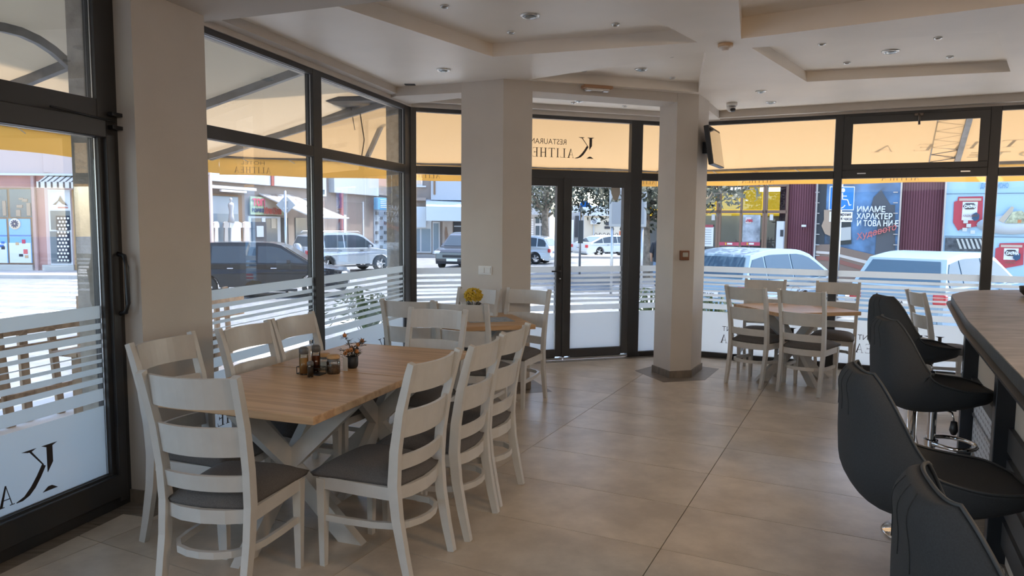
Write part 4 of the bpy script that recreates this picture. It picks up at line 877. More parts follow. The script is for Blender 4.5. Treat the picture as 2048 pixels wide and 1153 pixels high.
# ---- far buildings
class Fac:
    def __init__(s, name, label, p0, az, cat='building'):
        s.p = Vector((p0[0], p0[1], 0)); s.d = azv(az); s.n = Vector((-s.d.y, s.d.x, 0)); s.e = empty(name, (p0[0], p0[1], 0), math.atan2(s.d.y, s.d.x)); tag(s.e, label, cat)
        if s.n.dot(s.p) < 0: s.n = -s.n
        s.far = 1 if s.n.dot(Vector((-s.d.y, s.d.x, 0))) > 0 else -1
    def loc(s, px, py):
        q = onp(px, py, (s.p.x, s.p.y), (s.n.x, s.n.y)) - s.p; return q.dot(s.d), q.z
    def rect(s, x0, y0, x1, y1, name, mt, proud=.05, th=.06, parent=None, zmin=None, zmax=None, bev=0):
        a, z1 = s.loc(x0, (y0)); a2, z0 = s.loc(x0, y1); b, z3 = s.loc(x1, y0); b2, z2 = s.loc(x1, y1)
        lo, hi = (a + a2) / 2, (b + b2) / 2; zb = (z0 + z2) / 2 if zmin is None else zmin; zt = (z1 + z3) / 2 if zmax is None else zmax
        if lo > hi: lo, hi = hi, lo
        o = MB().box(((lo + hi) / 2, -s.far * (proud - th / 2), (zb + zt) / 2), (hi - lo, th, zt - zb), bev=bev).build(name, mt, parent or s.e); return o
    def poly(s, pts, name, mt, proud=.1, th=.02, parent=None):
        q = [s.loc(*p) for p in pts]; M = Matrix.Rotation(math.radians(90), 4, 'X'); M = Matrix.Translation((0, -s.far * proud + th / 2, 0)) @ M
        return MB().prism(q, 0, th, M).build(name, mt, parent or s.e)
    def text(s, px, py, txt, size_px, mt, proud=.12, sx=1, bold=0, shear=0, name='lettering', parent=None, rot=0):
        a, z = s.loc(px, py); a2, z2 = s.loc(px, py - size_px); sz = (z2 - z) / .72
        M = Matrix.Translation((a, -s.far * proud, z)) @ Matrix.Rotation(math.radians(90), 4, 'X') @ Matrix.Rotation(rot, 4, 'Z')
        return text_mb(txt, sz, M, .006, sx=sx, bold=bold, shear=shear).build(name, mt, parent or s.e)
def M_(n, c, r=.7, **k): return mat(n, c, r, **k)
PINK = M_('wall_pink', (.48, .26, .22), .9, noise_amt=.08, scale=1); PINK2 = M_('wall_pale_pink', (.60, .47, .42), .9); BEI = M_('wall_grey_beige', (.36, .30, .26), .9, noise_amt=.06, scale=.6)
GLD = mat('far_glass_dark', (.10, .13, .15), .12, coat=.3); GLL = mat('far_glass_light', (.26, .33, .38), .15); WFR = M_('white_frame', (.66, .67, .68)); BRF = M_('brown_wood_frame', (.26, .16, .09)); CON = M_('concrete_base', (.50, .47, .42)); DK = M_('opening_dark', (.05, .05, .055)); CRM = M_('wall_cream', (.72, .62, .48), .9); GRY = M_('panel_light_grey', (.50, .53, .56), .7); BLU = M_('sign_blue', (.01, .20, .72), .4); WHT = M_('sign_white', (.82, .84, .86), .5); RED = M_('sign_red', (.55, .05, .08), .5)
# left corner shop (pink)
f = Fac('corner_shop', 'pink corner shop with posters in brown window frames, seen through the left door', (-18.5, 28.3), 90)
f.rect(-230, 200, 91, 545, 'wall', PINK, 0, .3, zmin=GS, zmax=7)
f.rect(-230, 250, 168, 348, 'upper_wall', PINK2, .12, .12, zmax=7)
f.rect(-230, 347, 168, 351, 'ledge', WFR, .25, .25)
for (x0, x1, nm) in ((-26, 22, 'a'), (-80, -30, 'b')):
    pass
w = f.rect(-60, 376, 67, 528, 'shop_window', BRF, .05, .1)
for x0, x1 in ((-58, 17), (22, 65)):
    f.rect(x0, 379, x1, 435, 'pane', GLD, .07, .02, w); f.rect(x0, 438, x1, 526, 'poster', M_('poster_sky', (.20, .42, .68)), .075, .02, w)
    f.rect(x0, 486, x1, 526, 'poster_table', M_('poster_white', (.66, .68, .70)), .085, .02, w); f.rect(x0, 470, x1, 473, 'poster_sea', M_('poster_sea', (.08, .2, .42)), .087, .02, w)
random.seed(4); PC = [(.5, .04, .08), (.05, .15, .45), (.55, .35, .18), (.6, .1, .1), (.03, .03, .04), (.7, .45, .3)]
for k in range(16):
    x = random.uniform(-50, 60); y = random.uniform(476, 516)
    if 16 < x + 4 < 26: continue
    f.rect(x, y, x + random.uniform(4, 9), y + random.uniform(4, 10), 'printed_bag', M_('bag_%d' % (k % 6), PC[k % 6]), .10, .02, w, bev=.02)
b_ = MB(); a_, z_ = f.loc(33, 448)
for k in range(10): t = k * .628; b_.tube([(a_ + math.cos(t) * .04, .0, z_ + math.sin(t) * .04), (a_ + math.cos(t) * .15, .0, z_ + math.sin(t) * .15)], .03, 6)
o = b_.build('flower_ornament', M_('ornament_navy', (.03, .05, .12)), w); o.location = (0, -f.far * .1, 0)
MB().lathe([(0, 0), (.22, 0), (.22, .02), (0, .02)], 20, c=(a_, -f.far * .085, z_), M=Matrix.Rotation(math.radians(90), 3, 'X')).build('ornament_disc', M_('ornament_cream', (.7, .62, .5)), w)
for x0, x1, y0, y1 in ((-14, -2, 400, 432), (8, 15, 402, 432), (40, 50, 396, 400), (47, 58, 398, 404), (36, 48, 410, 416), (56, 64, 406, 432), (35, 44, 420, 433)): f.rect(x0, y0, x1, y1, 'hat_display', M_('display_tan', (.35, .26, .19)), .10, .04, w, bev=.03)
f.rect(-60, 529, 70, 545, 'plinth', CON, .15, .15, zmin=GS + .1)
f.rect(70, 350, 76, 545, 'downpipe', M_('pipe_pink', (.45, .3, .27)), .14, .1, zmin=GS + .1)
f2 = Fac('corner_shop_annex', 'pale pink shop front with a striped awning, polka-dot dress and wooden door at the left', (-18.1, 28.3), 84)
f2.rect(88, 200, 420, 545, 'wall', M_('tile_pale_pink', (.60, .44, .40), .8), 0, .3, zmin=GS, zmax=7)
f2.rect(88, 200, 420, 348, 'upper_wall', PINK2, .15, .15, zmax=7)
w = f2.rect(100, 380, 144, 530, 'shop_window', WFR, .05, .08)
f2.rect(103, 384, 142, 420, 'poster', M_('poster_white', (.66, .68, .70)), .07, .02, w); f2.rect(103, 422, 142, 460, 'pane', GLD, .07, .02, w); f2.rect(103, 463, 142, 527, 'pane', GLD, .07, .02, w)
dm = f2.rect(115, 432, 141, 461, 'dress', M_('dress_navy', (.02, .025, .04)), .11, .04, w); f2.rect(117, 464, 143, 524, 'dress_skirt', MAT['dress_navy'], .11, .04, w)
b_ = MB()
for r in range(13):
    for c_ in range(4):
        x = 120 + c_ * 6.5 + (r % 2) * 3; y = 437 + r * 7
        if x < 142 and y < 524: a_, z_ = f2.loc(x, y); b_.lathe([(0, 0), (.042, 0)], 8, c=(a_, -f2.far * .135, z_), M=Matrix.Rotation(math.radians(90), 3, 'X'))
o = b_.build('polka_dots', WHT, w)
f2.poly([(108, 410), (118, 402), (123, 392), (127, 400), (138, 412), (128, 409), (120, 402), (114, 410)], 'shoe_print', M_('shoe_dark', (.15, .11, .09)), .1, .01, w); f2.rect(118, 414, 138, 417, 'sandal_print', M_('sandal_red', (.5, .22, .18)), .1, .01, w)
w = f2.rect(148, 380, 215, 540, 'wood_door', M_('wood_ochre', (.42, .26, .12)), .05, .08); f2.rect(157, 387, 200, 420, 'poster', M_('poster_white', (.66, .68, .70)), .07, .02, w); f2.rect(164, 400, 170, 418, 'bag_print', RED, .085, .02, w); f2.rect(166, 432, 200, 528, 'pane', GLD, .07, .02, w)
f2.rect(88, 530, 150, 546, 'plinth', CON, .12, .12, zmin=GS + .1)
aw = tag(empty('striped_awning', (0, 0, 0)), 'small brown and white striped awning over the polka-dot shop window', 'awning')
a0, z0 = f2.loc(97, 352); a1, z1 = f2.loc(168, 352); zb = f2.loc(97, 366)[1]; zc = f2.loc(97, 378)[1]
for k in range(18):
    s0, s1 = a0 + (a1 - a0) * k / 18, a0 + (a1 - a0) * (k + 1) / 18; dk_ = k % 4 in (2,); mt = M_('stripe_brown', (.10, .08, .07)) if k % 3 == 1 else M_('stripe_cream', (.66, .62, .55))
    b_ = MB(); b_.box(((s0 + s1) / 2, -f2.far * .45, (z0 + zb) / 2), (s1 - s0, .9, .02), rot=Matrix.Rotation(f2.far * math.radians(24), 3, 'X')); b_.box(((s0 + s1) / 2, -f2.far * .88, (zb + zc) / 2), (s1 - s0, .02, abs(zb - zc))); o = b_.build('stripe', mt, aw)
aw.matrix_world = f2.e.matrix_world.copy() if False else Matrix.Translation(f2.e.location) @ Matrix.Rotation(f2.e.rotation_euler.z, 4, 'Z')
# long brown-grey row (left window)
f = Fac('shop_row', 'grey-beige row of shops with pale upper panels seen through the left window', (-11.7, 34.3), 18.9)
f.rect(380, 200, 815, 520, 'wall', BEI, 0, .3, zmin=GS, zmax=9)
f.rect(383, 300, 533, 366, 'upper_panel', GRY, .35, .35, zmax=9); f.rect(536, 300, 640, 376, 'upper_panel', GRY, .35, .35, zmax=9); f.rect(657, 300, 747, 389, 'upper_panel', GRY, .35, .35, zmax=9); f.rect(748, 300, 812, 375, 'upper_panel', M_('panel_salmon', (.55, .36, .30)), .3, .3, zmax=9); f.rect(748, 375, 812, 393, 'upper_panel', BEI, .3, .3)
f.rect(529, 345, 534, 372, 'downpipe', M_('pipe_red', (.35, .10, .08)), .4, .12); f.rect(672, 300, 677, 395, 'downpipe', MAT['pipe_red'], .3, .12, zmax=9); f.rect(677, 395, 681, 470, 'downpipe', MAT['pipe_red'], .2, .12); f.rect(681, 430, 685, 480, 'white_pipe', WHT, .25, .1)
w = f.rect(380, 388, 482, 500, 'shop_window', BRF, .08, .1)
f.rect(384, 393, 415, 498, 'pane', GLL, .1, .02, w); f.rect(420, 393, 474, 498, 'pane', GLL, .1, .02, w); f.rect(420, 394, 472, 428, 'backdrop', M_('poster_pale', (.42, .47, .50)), .105, .01, w)
f.rect(382, 373, 495, 379, 'rolled_awning', M_('rolled_canvas', (.60, .57, .53), .8), .5, .4); f.rect(424, 381, 475, 385, 'lamp_tube', WHT, .5, .1)
def mannequin(px, py0, py1, mt, lab='mannequin', wide=1):
    a, zt = f.loc(px, py0); a, zb = f.loc(px, py1); h = zt - zb; b_ = MB()
    b_.lathe([(0, 0), (.13 * h * wide, .0), (.10 * h * wide, .25 * h), (.075 * h * wide, .45 * h), (.12 * h * wide, .68 * h), (.10 * h * wide, .78 * h), (.03 * h, .82 * h), (.03 * h, .86 * h), (.055 * h, .90 * h), (.06 * h, .95 * h), (.03 * h, h), (0, h)], 14, c=(a, -f.far * .55, zb)); return b_.build(lab, mt, w)
mannequin(397, 400, 450, M_('cloth_taupe', (.26, .21, .18))); mannequin(442, 396, 445, M_('cloth_pale', (.52, .52, .52)))
for x0, x1, c in ((385, 402, (.30, .27, .24)), (404, 414, (.55, .53, .5)), (424, 434, (.35, .34, .33)), (437, 460, (.58, .60, .62)), (463, 478, (.5, .42, .36))): f.poly([(x0, 446), (x0 + (x1 - x0) * .3, 443), (x0 + (x1 - x0) * .7, 443), (x1, 446), (x1 + 1, 455), (x1 - 2, 456), (x1 - 1, 490), (x0 + 1, 490), (x0 + 2, 456), (x0 - 1, 455)], 'hanging_shirt', M_('shirt_%d' % x0, c), .6, .06, w)
f.rect(484, 444, 512, 500, 'display_board', M_('board_dark', (.06, .065, .075)), .6, .1); f.rect(491, 452, 505, 474, 'board_drawing', M_('board_chalk', (.4, .45, .5)), .62, .02)
s_ = f.rect(494, 395, 560, 430, 'banner', M_('banner_green', (.42, .52, .34)), .2, .05)
f.rect(521, 396, 556, 430, 'banner_panel', M_('banner_tan', (.45, .36, .28)), .22, .03)
f.text(496, 411, 'ТОП', 13, M_('text_magenta', (.50, .08, .14)), .26, bold=.02, parent=None); f.text(495, 424, 'ВСИЧКО', 7, M_('text_navy', (.03, .05, .12)), .26, sx=.9, bold=.012); f.text(518, 427, '10лв', 12, M_('text_redbrown', (.42, .08, .06)), .26, bold=.02, sx=.8); f.text(536, 428, '15лв', 12, MAT['text_redbrown'], .26, bold=.02, sx=.8)
w = f.rect(494, 433, 558, 500, 'door', WFR, .1, .1); f.rect(500, 437, 551, 500, 'pane', GLD, .12, .02, w); f.rect(519, 436, 526, 458, 'notice', WHT, .14, .02, w); f.rect(538, 437, 547, 457, 'notice', M_('notice_cream', (.65, .55, .42)), .14, .02, w)
f.rect(560, 436, 575, 505, 'passage', DK, .05, .06); f.rect(590, 436, 612, 505, 'doorway', GLD, .05, .06)
b_ = MB(); q = [f.loc(515, 388), f.loc(560, 388), f.loc(630, 440), f.loc(562, 435)]
vs = [(q[0][0], -f.far * .1, q[0][1]), (q[1][0] + .8, -f.far * .1, q[1][1]), (q[2][0] + .2, -f.far * 1.9, q[2][1] + .1), (q[3][0], -f.far * 1.9, q[3][1])]; b_.add(vs, [(0, 1, 2, 3)])
cv = mat('canopy_tattered', (.40, .33, .27), .9, noise_amt=.6, scale=2.5, col2=(.70, .70, .70)); b_.build('canopy', cv); o = bpy.context.scene.collection.objects[-1] if False else None
cn = [x for x in COL.objects if x.name.startswith('canopy')][-1]; cn.parent = f.e
b_ = MB(); b_.tube([vs[0], vs[3]], .05, 6); b_.tube([vs[3], vs[2]], .05, 6); b_.build('canopy_frame', WFR, f.e)
def acunit(F_, x0, y0, x1, y1, par=None):
    w_ = F_.rect(x0, y0, x1, y1, 'ac_unit', M_('ac_white', (.70, .69, .66)), .45, .35, bev=.03); a, z = F_.loc(x0 + (x1 - x0) * .36, (y0 + y1) / 2); r = abs(F_.loc(x0, y0)[1] - F_.loc(x0, y1)[1]) * .38
    MB().lathe([(r, 0), (r * .85, .02), (r * .8, 0), (r * .3, .01), (0, .02)], 18, c=(a, -F_.far * .46, z), M=Matrix.Rotation(math.radians(90) * F_.far, 3, 'X')).build('fan_grille', M_('grille_grey', (.3, .31, .32)), w_); return w_
acunit(f, 602, 398, 626, 420)
f.rect(640, 355, 650, 393, 'window', WFR, .08, .08); f.rect(640, 358, 646, 389, 'window_pane', GLD, .1, .02)
f.rect(681, 405, 724, 500, 'passage_door', M_('door_taupe', (.27, .22, .19)), .03, .04); f.rect(724, 404, 726, 500, 'door_jamb', WFR, .08, .08)
s_ = f.rect(734, 396, 757, 420, 'box_sign', M_('boxsign_blue', (.16, .40, .62)), .75, .3, bev=.02)
for k in range(5): f.rect(738, 400 + k * 3.6, 753, 401.2 + k * 3.6, 'sign_line', WHT, .78, .02, s_)
d_ = f.rect(747, 412, 772, 512, 'decorated_panel', M_('panel_bluegrey', (.38, .44, .50)), .06, .08); random.seed(2)
for r in range(9):
    for c_ in range(2 if r % 2 == 0 else 1):
        x = (749 + c_ * 17) if r % 2 == 0 else 758; y = 424 + r * 9.6; f.rect(x, y, x + 4.5, y + 6, 'square_ornament', M_('ornament_dark', (.13, .14, .15)), .12, .06, d_)
w = f.rect(773, 412, 792, 514, 'door', WFR, .08, .08); f.rect(776, 416, 789, 438, 'pane', GLL, .1, .02, w); f.rect(776, 442, 789, 508, 'pane', GLL, .1, .02, w)
# white canopy shops (centre left)
f = Fac('canopy_shop', 'beige building with a white canopy over its shop, seen left of the centre column', (-5.5, 46.0), 84)
f.rect(780, 150, 1050, 520, 'wall', BEI, 0, .3, zmin=GS, zmax=9); f.rect(862, 300, 928, 401, 'upper_panel', GRY, .4, .4, zmax=9); f.rect(867, 355, 871, 390, 'slit_window', BRF, .45, .1); f.rect(928, 300, 960, 402, 'upper_panel', BEI, .4, .4, zmax=9)
w = f.rect(832, 350, 845, 372, 'window', WFR, .1, .1); f.rect(834, 352, 843, 369, 'pane', GLL, .12, .02, w); f.rect(830, 372, 852, 375, 'sill', WFR, .25, .2)
f.rect(832, 396, 852, 402, 'soffit', BEI, .5, .5)
b_ = MB(); P = [f.loc(852, 399), f.loc(945, 403), f.loc(945, 416), f.loc(853, 414), f.loc(945, 443), f.loc(853, 442)]
vs = [(P[0][0], 0, P[0][1]), (P[1][0], 0, P[1][1]), (P[2][0], -f.far * 1.8, P[2][1]), (P[3][0], -f.far * 1.8, P[3][1]), (P[4][0], -f.far * 1.8, P[4][1]), (P[5][0], -f.far * 1.8, P[5][1])]
b_.add(vs, [(0, 1, 2, 3), (3, 2, 4, 5), (0, 3, 5)]); b_.build('canopy', M_('canopy_white', (.62, .70, .76), .7), f.e)
f.rect(832, 414, 852, 455, 'roller_sheet', M_('canopy_white', (.62, .70, .76)), .5, .1)
w = f.rect(831, 440, 863, 506, 'shop_window', WFR, .08, .1); [f.rect(x0, 458, x1, 503, 'pane', GLL, .1, .02, w) for x0, x1 in ((833, 840), (843, 861))]
w = f.rect(865, 444, 880, 508, 'door', WFR, .08, .1); f.rect(867, 447, 877, 502, 'pane', GLL, .1, .02, w)
f.rect(885, 443, 905, 508, 'pillar', M_('pillar_beige', (.45, .38, .33)), .3, .4); f.poly([(891, 454), (893, 454), (896, 470), (894, 480), (893, 492), (891, 492), (890, 478), (889, 468)], 'figure_print', M_('print_brown', (.25, .16, .11)), .35, .01)
w = f.rect(907, 444, 945, 500, 'window', DK, .06, .08); f.rect(908, 466, 918, 475, 'notice', WHT, .1, .02, w); f.rect(908, 452, 945, 454, 'bar', GRY, .1, .02, w)
# cream house with fence behind the door
f = Fac('cream_house', 'cream house with an air conditioner and wrought iron fence, seen through the glass door', (4, 55.0), 88)
f.rect(1138, 432, 1262, 500, 'wall', CRM, 0, .3, zmin=GS, zmax=2.9)
f.rect(1130, 412, 1262, 432, 'roof_band', WFR, .3, 1.6); acunit(f, 1180, 437, 1199, 449); f.rect(1186, 449, 1188, 475, 'pipe', GRY, .1, .05)
f.rect(1211, 444, 1219, 451, 'plaque', DK, .05, .05); f.rect(1209, 453, 1220, 458, 'plaque', DK, .05, .05)
b_ = MB()
for x in (1191, 1207, 1215, 1226): a, z = f.loc(x, 466); b_.tube([(a, -2.0 * f.far, GS), (a, -2.0 * f.far, z)], .035, 6)
for x in range(1180, 1228, 8):
    a, z = f.loc(x, 472); a2, _ = f.loc(x + 8, 472); b_.tube([(a + (a2 - a) * k / 6, -2.0 * f.far, z + .25 * math.sin(k / 6 * math.pi)) for k in range(7)], .02, 4); b_.tube([(a, -2 * f.far, GS), (a, -2 * f.far, z)], .015, 4)
b_.build('iron_fence', DK, f.e); f.rect(1228, 462, 1232, 492, 'red_banner', M_('banner_orange', (.62, .16, .06)), 2.2, .1)
f = Fac('white_kiosk', 'white building with shutters and a glazed door behind the left door leaf', (-1.5, 50.0), 90)
f.rect(1040, 300, 1100, 500, 'wall', M_('kiosk_wall', (.58, .58, .58)), 0, .3, zmin=GS, zmax=4.5); f.rect(1040, 415, 1100, 430, 'canopy', GRY, 1.2, 1.2)
w = f.rect(1069, 435, 1094, 505, 'door', WFR, .08, .08); [f.rect(x0, y0, x1, y1, 'pane', GLD, .1, .02, w) for x0, y0, x1, y1 in ((1071, 436, 1079, 447), (1081, 436, 1090, 447), (1071, 452, 1079, 475), (1081, 452, 1090, 475))]
for k in range(14): f.rect(1060, 438 + k * 4.6, 1067, 441.6 + k * 4.6, 'shutter_slat', WHT, .1, .06)
f.rect(1139, 440, 1147, 502, 'shutter', WHT, .1, .1); f.rect(1150, 432, 1163, 475, 'window', DK, .05, .05); f.rect(1136, 425, 1168, 505, 'pier', M_('pier_grey', (.42, .41, .40)), -.1, .3)
# supermarket
f = Fac('supermarket', 'burgundy supermarket front with brown glazed entrance behind the parked cars', (7.93, 24.0), 116.2)
BUR = mat('burgundy_cladding', (.20, .065, .085), .6)
f.rect(1560, 200, 2300, 560, 'wall', BUR, -.1, .3, zmin=GS, zmax=6)
f.rect(1290, 200, 1562, 372, 'wall', BUR, -.1, .3, zmax=6)
def corr(x0, x1):
    a, z = f.loc(x0, 450); b, _ = f.loc(x1, 450); n = max(6, int((b - a) / .07)); b_ = MB()
    for k in range(n): b_.box((a + (b - a) * (k + .5) / n, f.far * .0 - f.far * -.06 * 0 - f.far * (-.08), 2.4), ((b - a) / n * .5, .03, 5.8))
    o = b_.build('corrugated_cladding', BUR, f.e); o['kind'] = 'stuff'; o.location.y = -f.far * .0
corr(1576, 1630); corr(1796, 1888)
bk = Fac('supermarket_hall', 'glowing yellow interior wall of the supermarket behind its entrance', (7.93 + A.x * 4.5, 24.0 + A.y * 4.5), 116.2)
bk.rect(1250, 395, 1640, 600, 'back_wall', M_('hall_grey', (.20, .21, .22)), 0, .2, zmin=GS, zmax=2.2); bk.rect(1250, 330, 1640, 440, 'yellow_wall', mat('yellow_wall', (.65, .42, .03), .7, emit=(.9, .55, .03), es=.45), .2, .2, zmin=2.0, zmax=4.2)  # yellow wall itself emits; the hall's lighting is put into its material
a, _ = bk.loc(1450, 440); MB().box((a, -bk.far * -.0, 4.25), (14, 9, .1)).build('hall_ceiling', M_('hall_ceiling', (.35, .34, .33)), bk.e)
for x0, x1 in ((1380, 1418), (1457, 1500), (1535, 1590)): bk.rect(x0, 381, x1, 388, 'tube_light', mat('tube_light', (1, 1, 1), .5, emit=(1, .98, .92), es=3), 2.2, .15)
en = f.e
BW = M_('brown_entrance_frame', (.22, .13, .085), .5)
for x in (1399, 1433, 1438, 1480, 1525, 1530, 1571): f.rect(x, 372, x + 4.5, 520, 'mullion', BW, .12, .14, zmin=GS, zmax=3.3)
f.rect(1395, 421, 1575, 427, 'transom', BW, .12, .14); f.rect(1395, 370, 1575, 375, 'transom', BW, .12, .14)
SG = glass('shop_glass', (.62, .68, .72), .1)
for x0, x1 in ((1404, 1433), (1442, 1480), (1484, 1525), (1534, 1571)): f.rect(x0, 375, x1, 420, 'glass_pane', SG, .06, .02); f.rect(x0, 428, x1, 520, 'glass_pane', SG, .06, .02, zmin=GS + .15)
for x0, x1 in ((1440, 1479), (1483, 1521)): q = f.rect(x0, 484.5, x1, 491.5, 'red_strip', M_('strip_red', (.50, .08, .12)), .15, .03); a_, b2 = (x0 + 16, x0 + 26); f.rect(a_, 486, b2, 489.5, 'strip_mark', WHT, .17, .02, q); f.rect(a_ - 4, 485.5, a_ - 2, 490, 'strip_dot', M_('mark_yellow', (.8, .55, .05)), .17, .02, q)
p_ = f.rect(1486, 430, 1521, 485, 'door_poster', M_('poster_greyblue', (.36, .39, .43), noise_amt=.5, scale=3), .09, .02); f.rect(1492, 435, 1503, 447, 'poster_tag', M_('tag_pale', (.72, .62, .6)), .11, .02, p_); f.text(1493, 444, '-30%', 4.5, RED, .13, bold=.01, parent=p_)
n_ = f.rect(1408, 454, 1428, 493, 'notice_board', WHT, .12, .03); f.rect(1412, 450, 1428, 455, 'notice_header', M_('header_red', (.42, .08, .1)), .14, .02, n_)
for k in range(7): f.rect(1411, 460 + k * 4.5, 1424, 461 + k * 4.5, 'notice_line', M_('line_grey', (.35, .36, .38)), .14, .02, n_)
f.rect(1556, 443, 1570, 500, 'parcel_locker', M_('locker_white', (.62, .64, .66)), .5, .4, zmin=GS + .1); f.rect(1564, 460, 1570, 473, 'locker_screen', DK, .52, .03)
f.rect(1604, 450, 1613, 454, 'wall_lamp', WHT, .2, .15)
for x in (1424, 1540): f.rect(x, 429, x + 7, 441, 'round_sticker', M_('sticker_white', (.68, .66, .66)), .09, .02, bev=.02)
# billboard 1
b1 = Fac('drink_billboard', 'dark blue framed billboard with white Cyrillic slogan behind the parking sign', (7.93 - A.x * .25, 24 - A.y * .25), 116.2, 'billboard')
PB = mat('billboard_print_blue', (.09, .11, .14), .5, noise_amt=.6, scale=1.1, col2=(.16, .33, .58))
b1.rect(1631, 330, 1797, 560, 'printed_sheet', PB, .0, .04, zmin=GS + .3, zmax=4.2)
b1.rect(1631, 330, 1652, 488, 'dark_area', M_('print_dark', (.05, .055, .06)), .02, .02, zmax=4.19); b1.poly([(1745, 560), (1790, 556), (1790, 410), (1781, 410), (1762, 380), (1747, 395), (1741, 420), (1756, 440)], 'blurred_figure', M_('print_figure', (.10, .105, .115)), .02, .01)
b1.poly([(1632, 489), (1660, 489), (1790, 520), (1790, 575), (1632, 575)], 'table_print', M_('print_table', (.24, .17, .13)), .03, .01); b1.poly([(1632, 502), (1660, 504), (1760, 528), (1790, 540), (1790, 546), (1755, 534), (1658, 509), (1632, 507)], 'table_edge_print', M_('print_edge', (.62, .56, .50)), .045, .01)
b1.poly([(1632, 512), (1660, 514), (1750, 540), (1750, 548), (1658, 522), (1632, 520)], 'table_shadow_print', M_('print_red', (.28, .12, .09)), .045, .01)
b1.poly([(1648, 440), (1648, 420), (1660, 420), (1672, 440), (1672, 462), (1664, 474), (1650, 468), (1643, 452)], 'wine_glass_print', M_('print_glass', (.42, .30, .21)), .05, .01)
b1.poly([(1680, 490), (1679, 452), (1684, 436), (1690, 424), (1697, 424), (1702, 440), (1703, 488)], 'bottle_print', M_('print_bottle', (.045, .05, .045)), .05, .01); b1.poly([(1680, 482), (1680, 456), (1702, 454), (1702, 480)], 'bottle_label_print', M_('print_label', (.50, .50, .47)), .065, .01)
for i, t_ in enumerate(('ИМАМЕ', 'ХАРАКТЕР', 'И ТОВА НИ Е')): b1.text(1713, 424.5 + i * 13.9, t_, 11.3, WHT, .09, sx=(.86, .78, .74)[i], bold=.005)
b1.text(1713, 480, 'Худавото', 12, M_('script_red', (.62, .16, .14)), .11, shear=.35, sx=.95, bold=.002, rot=math.radians(17)); 
b_ = MB(); a, z = b1.loc(1736, 468); a2, z2 = b1.loc(1779, 459); b_.tube([(a, -b1.far * .1, z), (a2, -b1.far * .1, z2)], .014, 5); b_.build('underline', MAT['script_red'], b1.e)
for x in (1630, 1797): b1.rect(x, 330, x + 3.5, 560, 'frame_pole', ALU, .12, .12, zmin=GS + .1, zmax=4.4)
b_ = MB()
for k in range(8):
    for x in (1635, 1791): a, z = b1.loc(x, 385 + k * 21); b_.box((a, -b1.far * .06, z), (.12, .04, .03))
b_.build('tension_clips', ALU, b1.e)
# billboard 2
b2 = Fac('food_billboard', 'pale blue billboard with red cheese packs and a plate of food, far right', (7.93 - A.x * .25, 24 - A.y * .25), 116.2, 'billboard')
SKYB = M_('print_pale_blue', (.42, .62, .76), .5)
b2.rect(1889, 330, 2260, 560, 'printed_sheet', SKYB, .0, .04, zmin=GS + .3, zmax=4.2)
for y in (386, 474.5): b2.rect(1890, y, 2260, y + 1, 'panel_seam', M_('seam_dark', (.15, .2, .26)), .02, .02)
b2.rect(1974, 386, 1975, 560, 'panel_seam', MAT['seam_dark'], .02, .02, zmin=GS + .3)
b2.text(1960, 377, 'ДА Е ВКУСНО', 10, M_('text_blue', (.12, .30, .48)), .05, sx=.5)
def pack(x0, y0, x1, y1, word, px):
    w = b2.poly([(x0 + 10, y0), (x1, y0 - 1), (x1 - 2, y1 - 8), (x0 + 14, y1), (x0 + 10, y1 + 3), (x0, y1 - 14), (x0 + 2, y0 + 10), (x0 + 9, y0 + 8)], 'cheese_pack', M_('pack_red', (.52, .07, .09)), .03, .01)
    b2.rect(x0 + 12, y0 + 3, x1 - 4, y0 + 8, 'pack_band', M_('pack_tan', (.6, .45, .36)), .055, .02, w)
    b2.rect(x0 + 18, y0 + 10, x1 - 12, y1 - 18, 'pack_label', WHT, .05, .02, w); b2.poly([(x0 + 19, y0 + 19), (x0 + 25, y0 + 13), (x1 - 19, y0 + 13), (x1 - 13, y0 + 19), (x1 - 19, y0 + 25), (x0 + 25, y0 + 25)], 'brand_plate', M_('plate_dark', (.06, .05, .05)), .075, .01, w)
    b2.text(x0 + 21.5, y0 + 22, 'САЯНА', 5.6, WHT, .10, sx=.78, bold=.008, parent=w); b2.text(x0 + 19, y0 + 40, word, 4.6, M_('text_brown', (.28, .16, .12)), .10, sx=.70, parent=w)
    b2.poly([(x1 - 22, y1 - 30), (x1 - 14, y1 - 34), (x1 - 8, y1 - 29), (x1 - 9, y1 - 20), (x1 - 17, y1 - 16), (x1 - 23, y1 - 21)], 'round_seal', M_('seal_navy', (.04, .09, .16)), .09, .01, w)
pack(1906, 394, 1966, 459, 'КАШКАВАЛ', 0); pack(1989, 487, 2048, 538, 'СИРЕНЕ', 0)
for x0, y0 in ((1926, 440), (1932, 448), (1924, 456), (1940, 461)): b2.rect(x0, y0, x0 + 9, y0 + 7, 'cheese_cube', M_('cheese_cream', (.62, .64, .60)), .11, .04)
e_ = MB(); a, z = b2.loc(2020, 450); e_.lathe([(0, 0), (1.0, 0), (1.05, .02), (0, .02)], 26, c=(a, -b2.far * .06, z), M=Matrix.Diagonal((1, 1, 1)) @ Matrix.Rotation(math.radians(90), 3, 'X') @ Matrix.Diagonal((.78, .26, 1))); e_.build('plate_print', M_('plate_grey', (.60, .66, .70)), b2.e)
b2.poly([(1996, 441), (2022, 413), (2027, 415), (2024, 424), (2006, 446)], 'sandwich_print', M_('toast', (.55, .47, .36)), .09, .01); b2.poly([(2008, 447), (2024, 424), (2042, 422), (2050, 428), (2050, 447)], 'salad_print', M_('salad', (.45, .46, .30), noise_amt=.5, scale=9), .10, .01); b2.rect(2034, 440, 2041, 446, 'tomato_print', M_('tomato', (.6, .24, .10)), .12, .01)
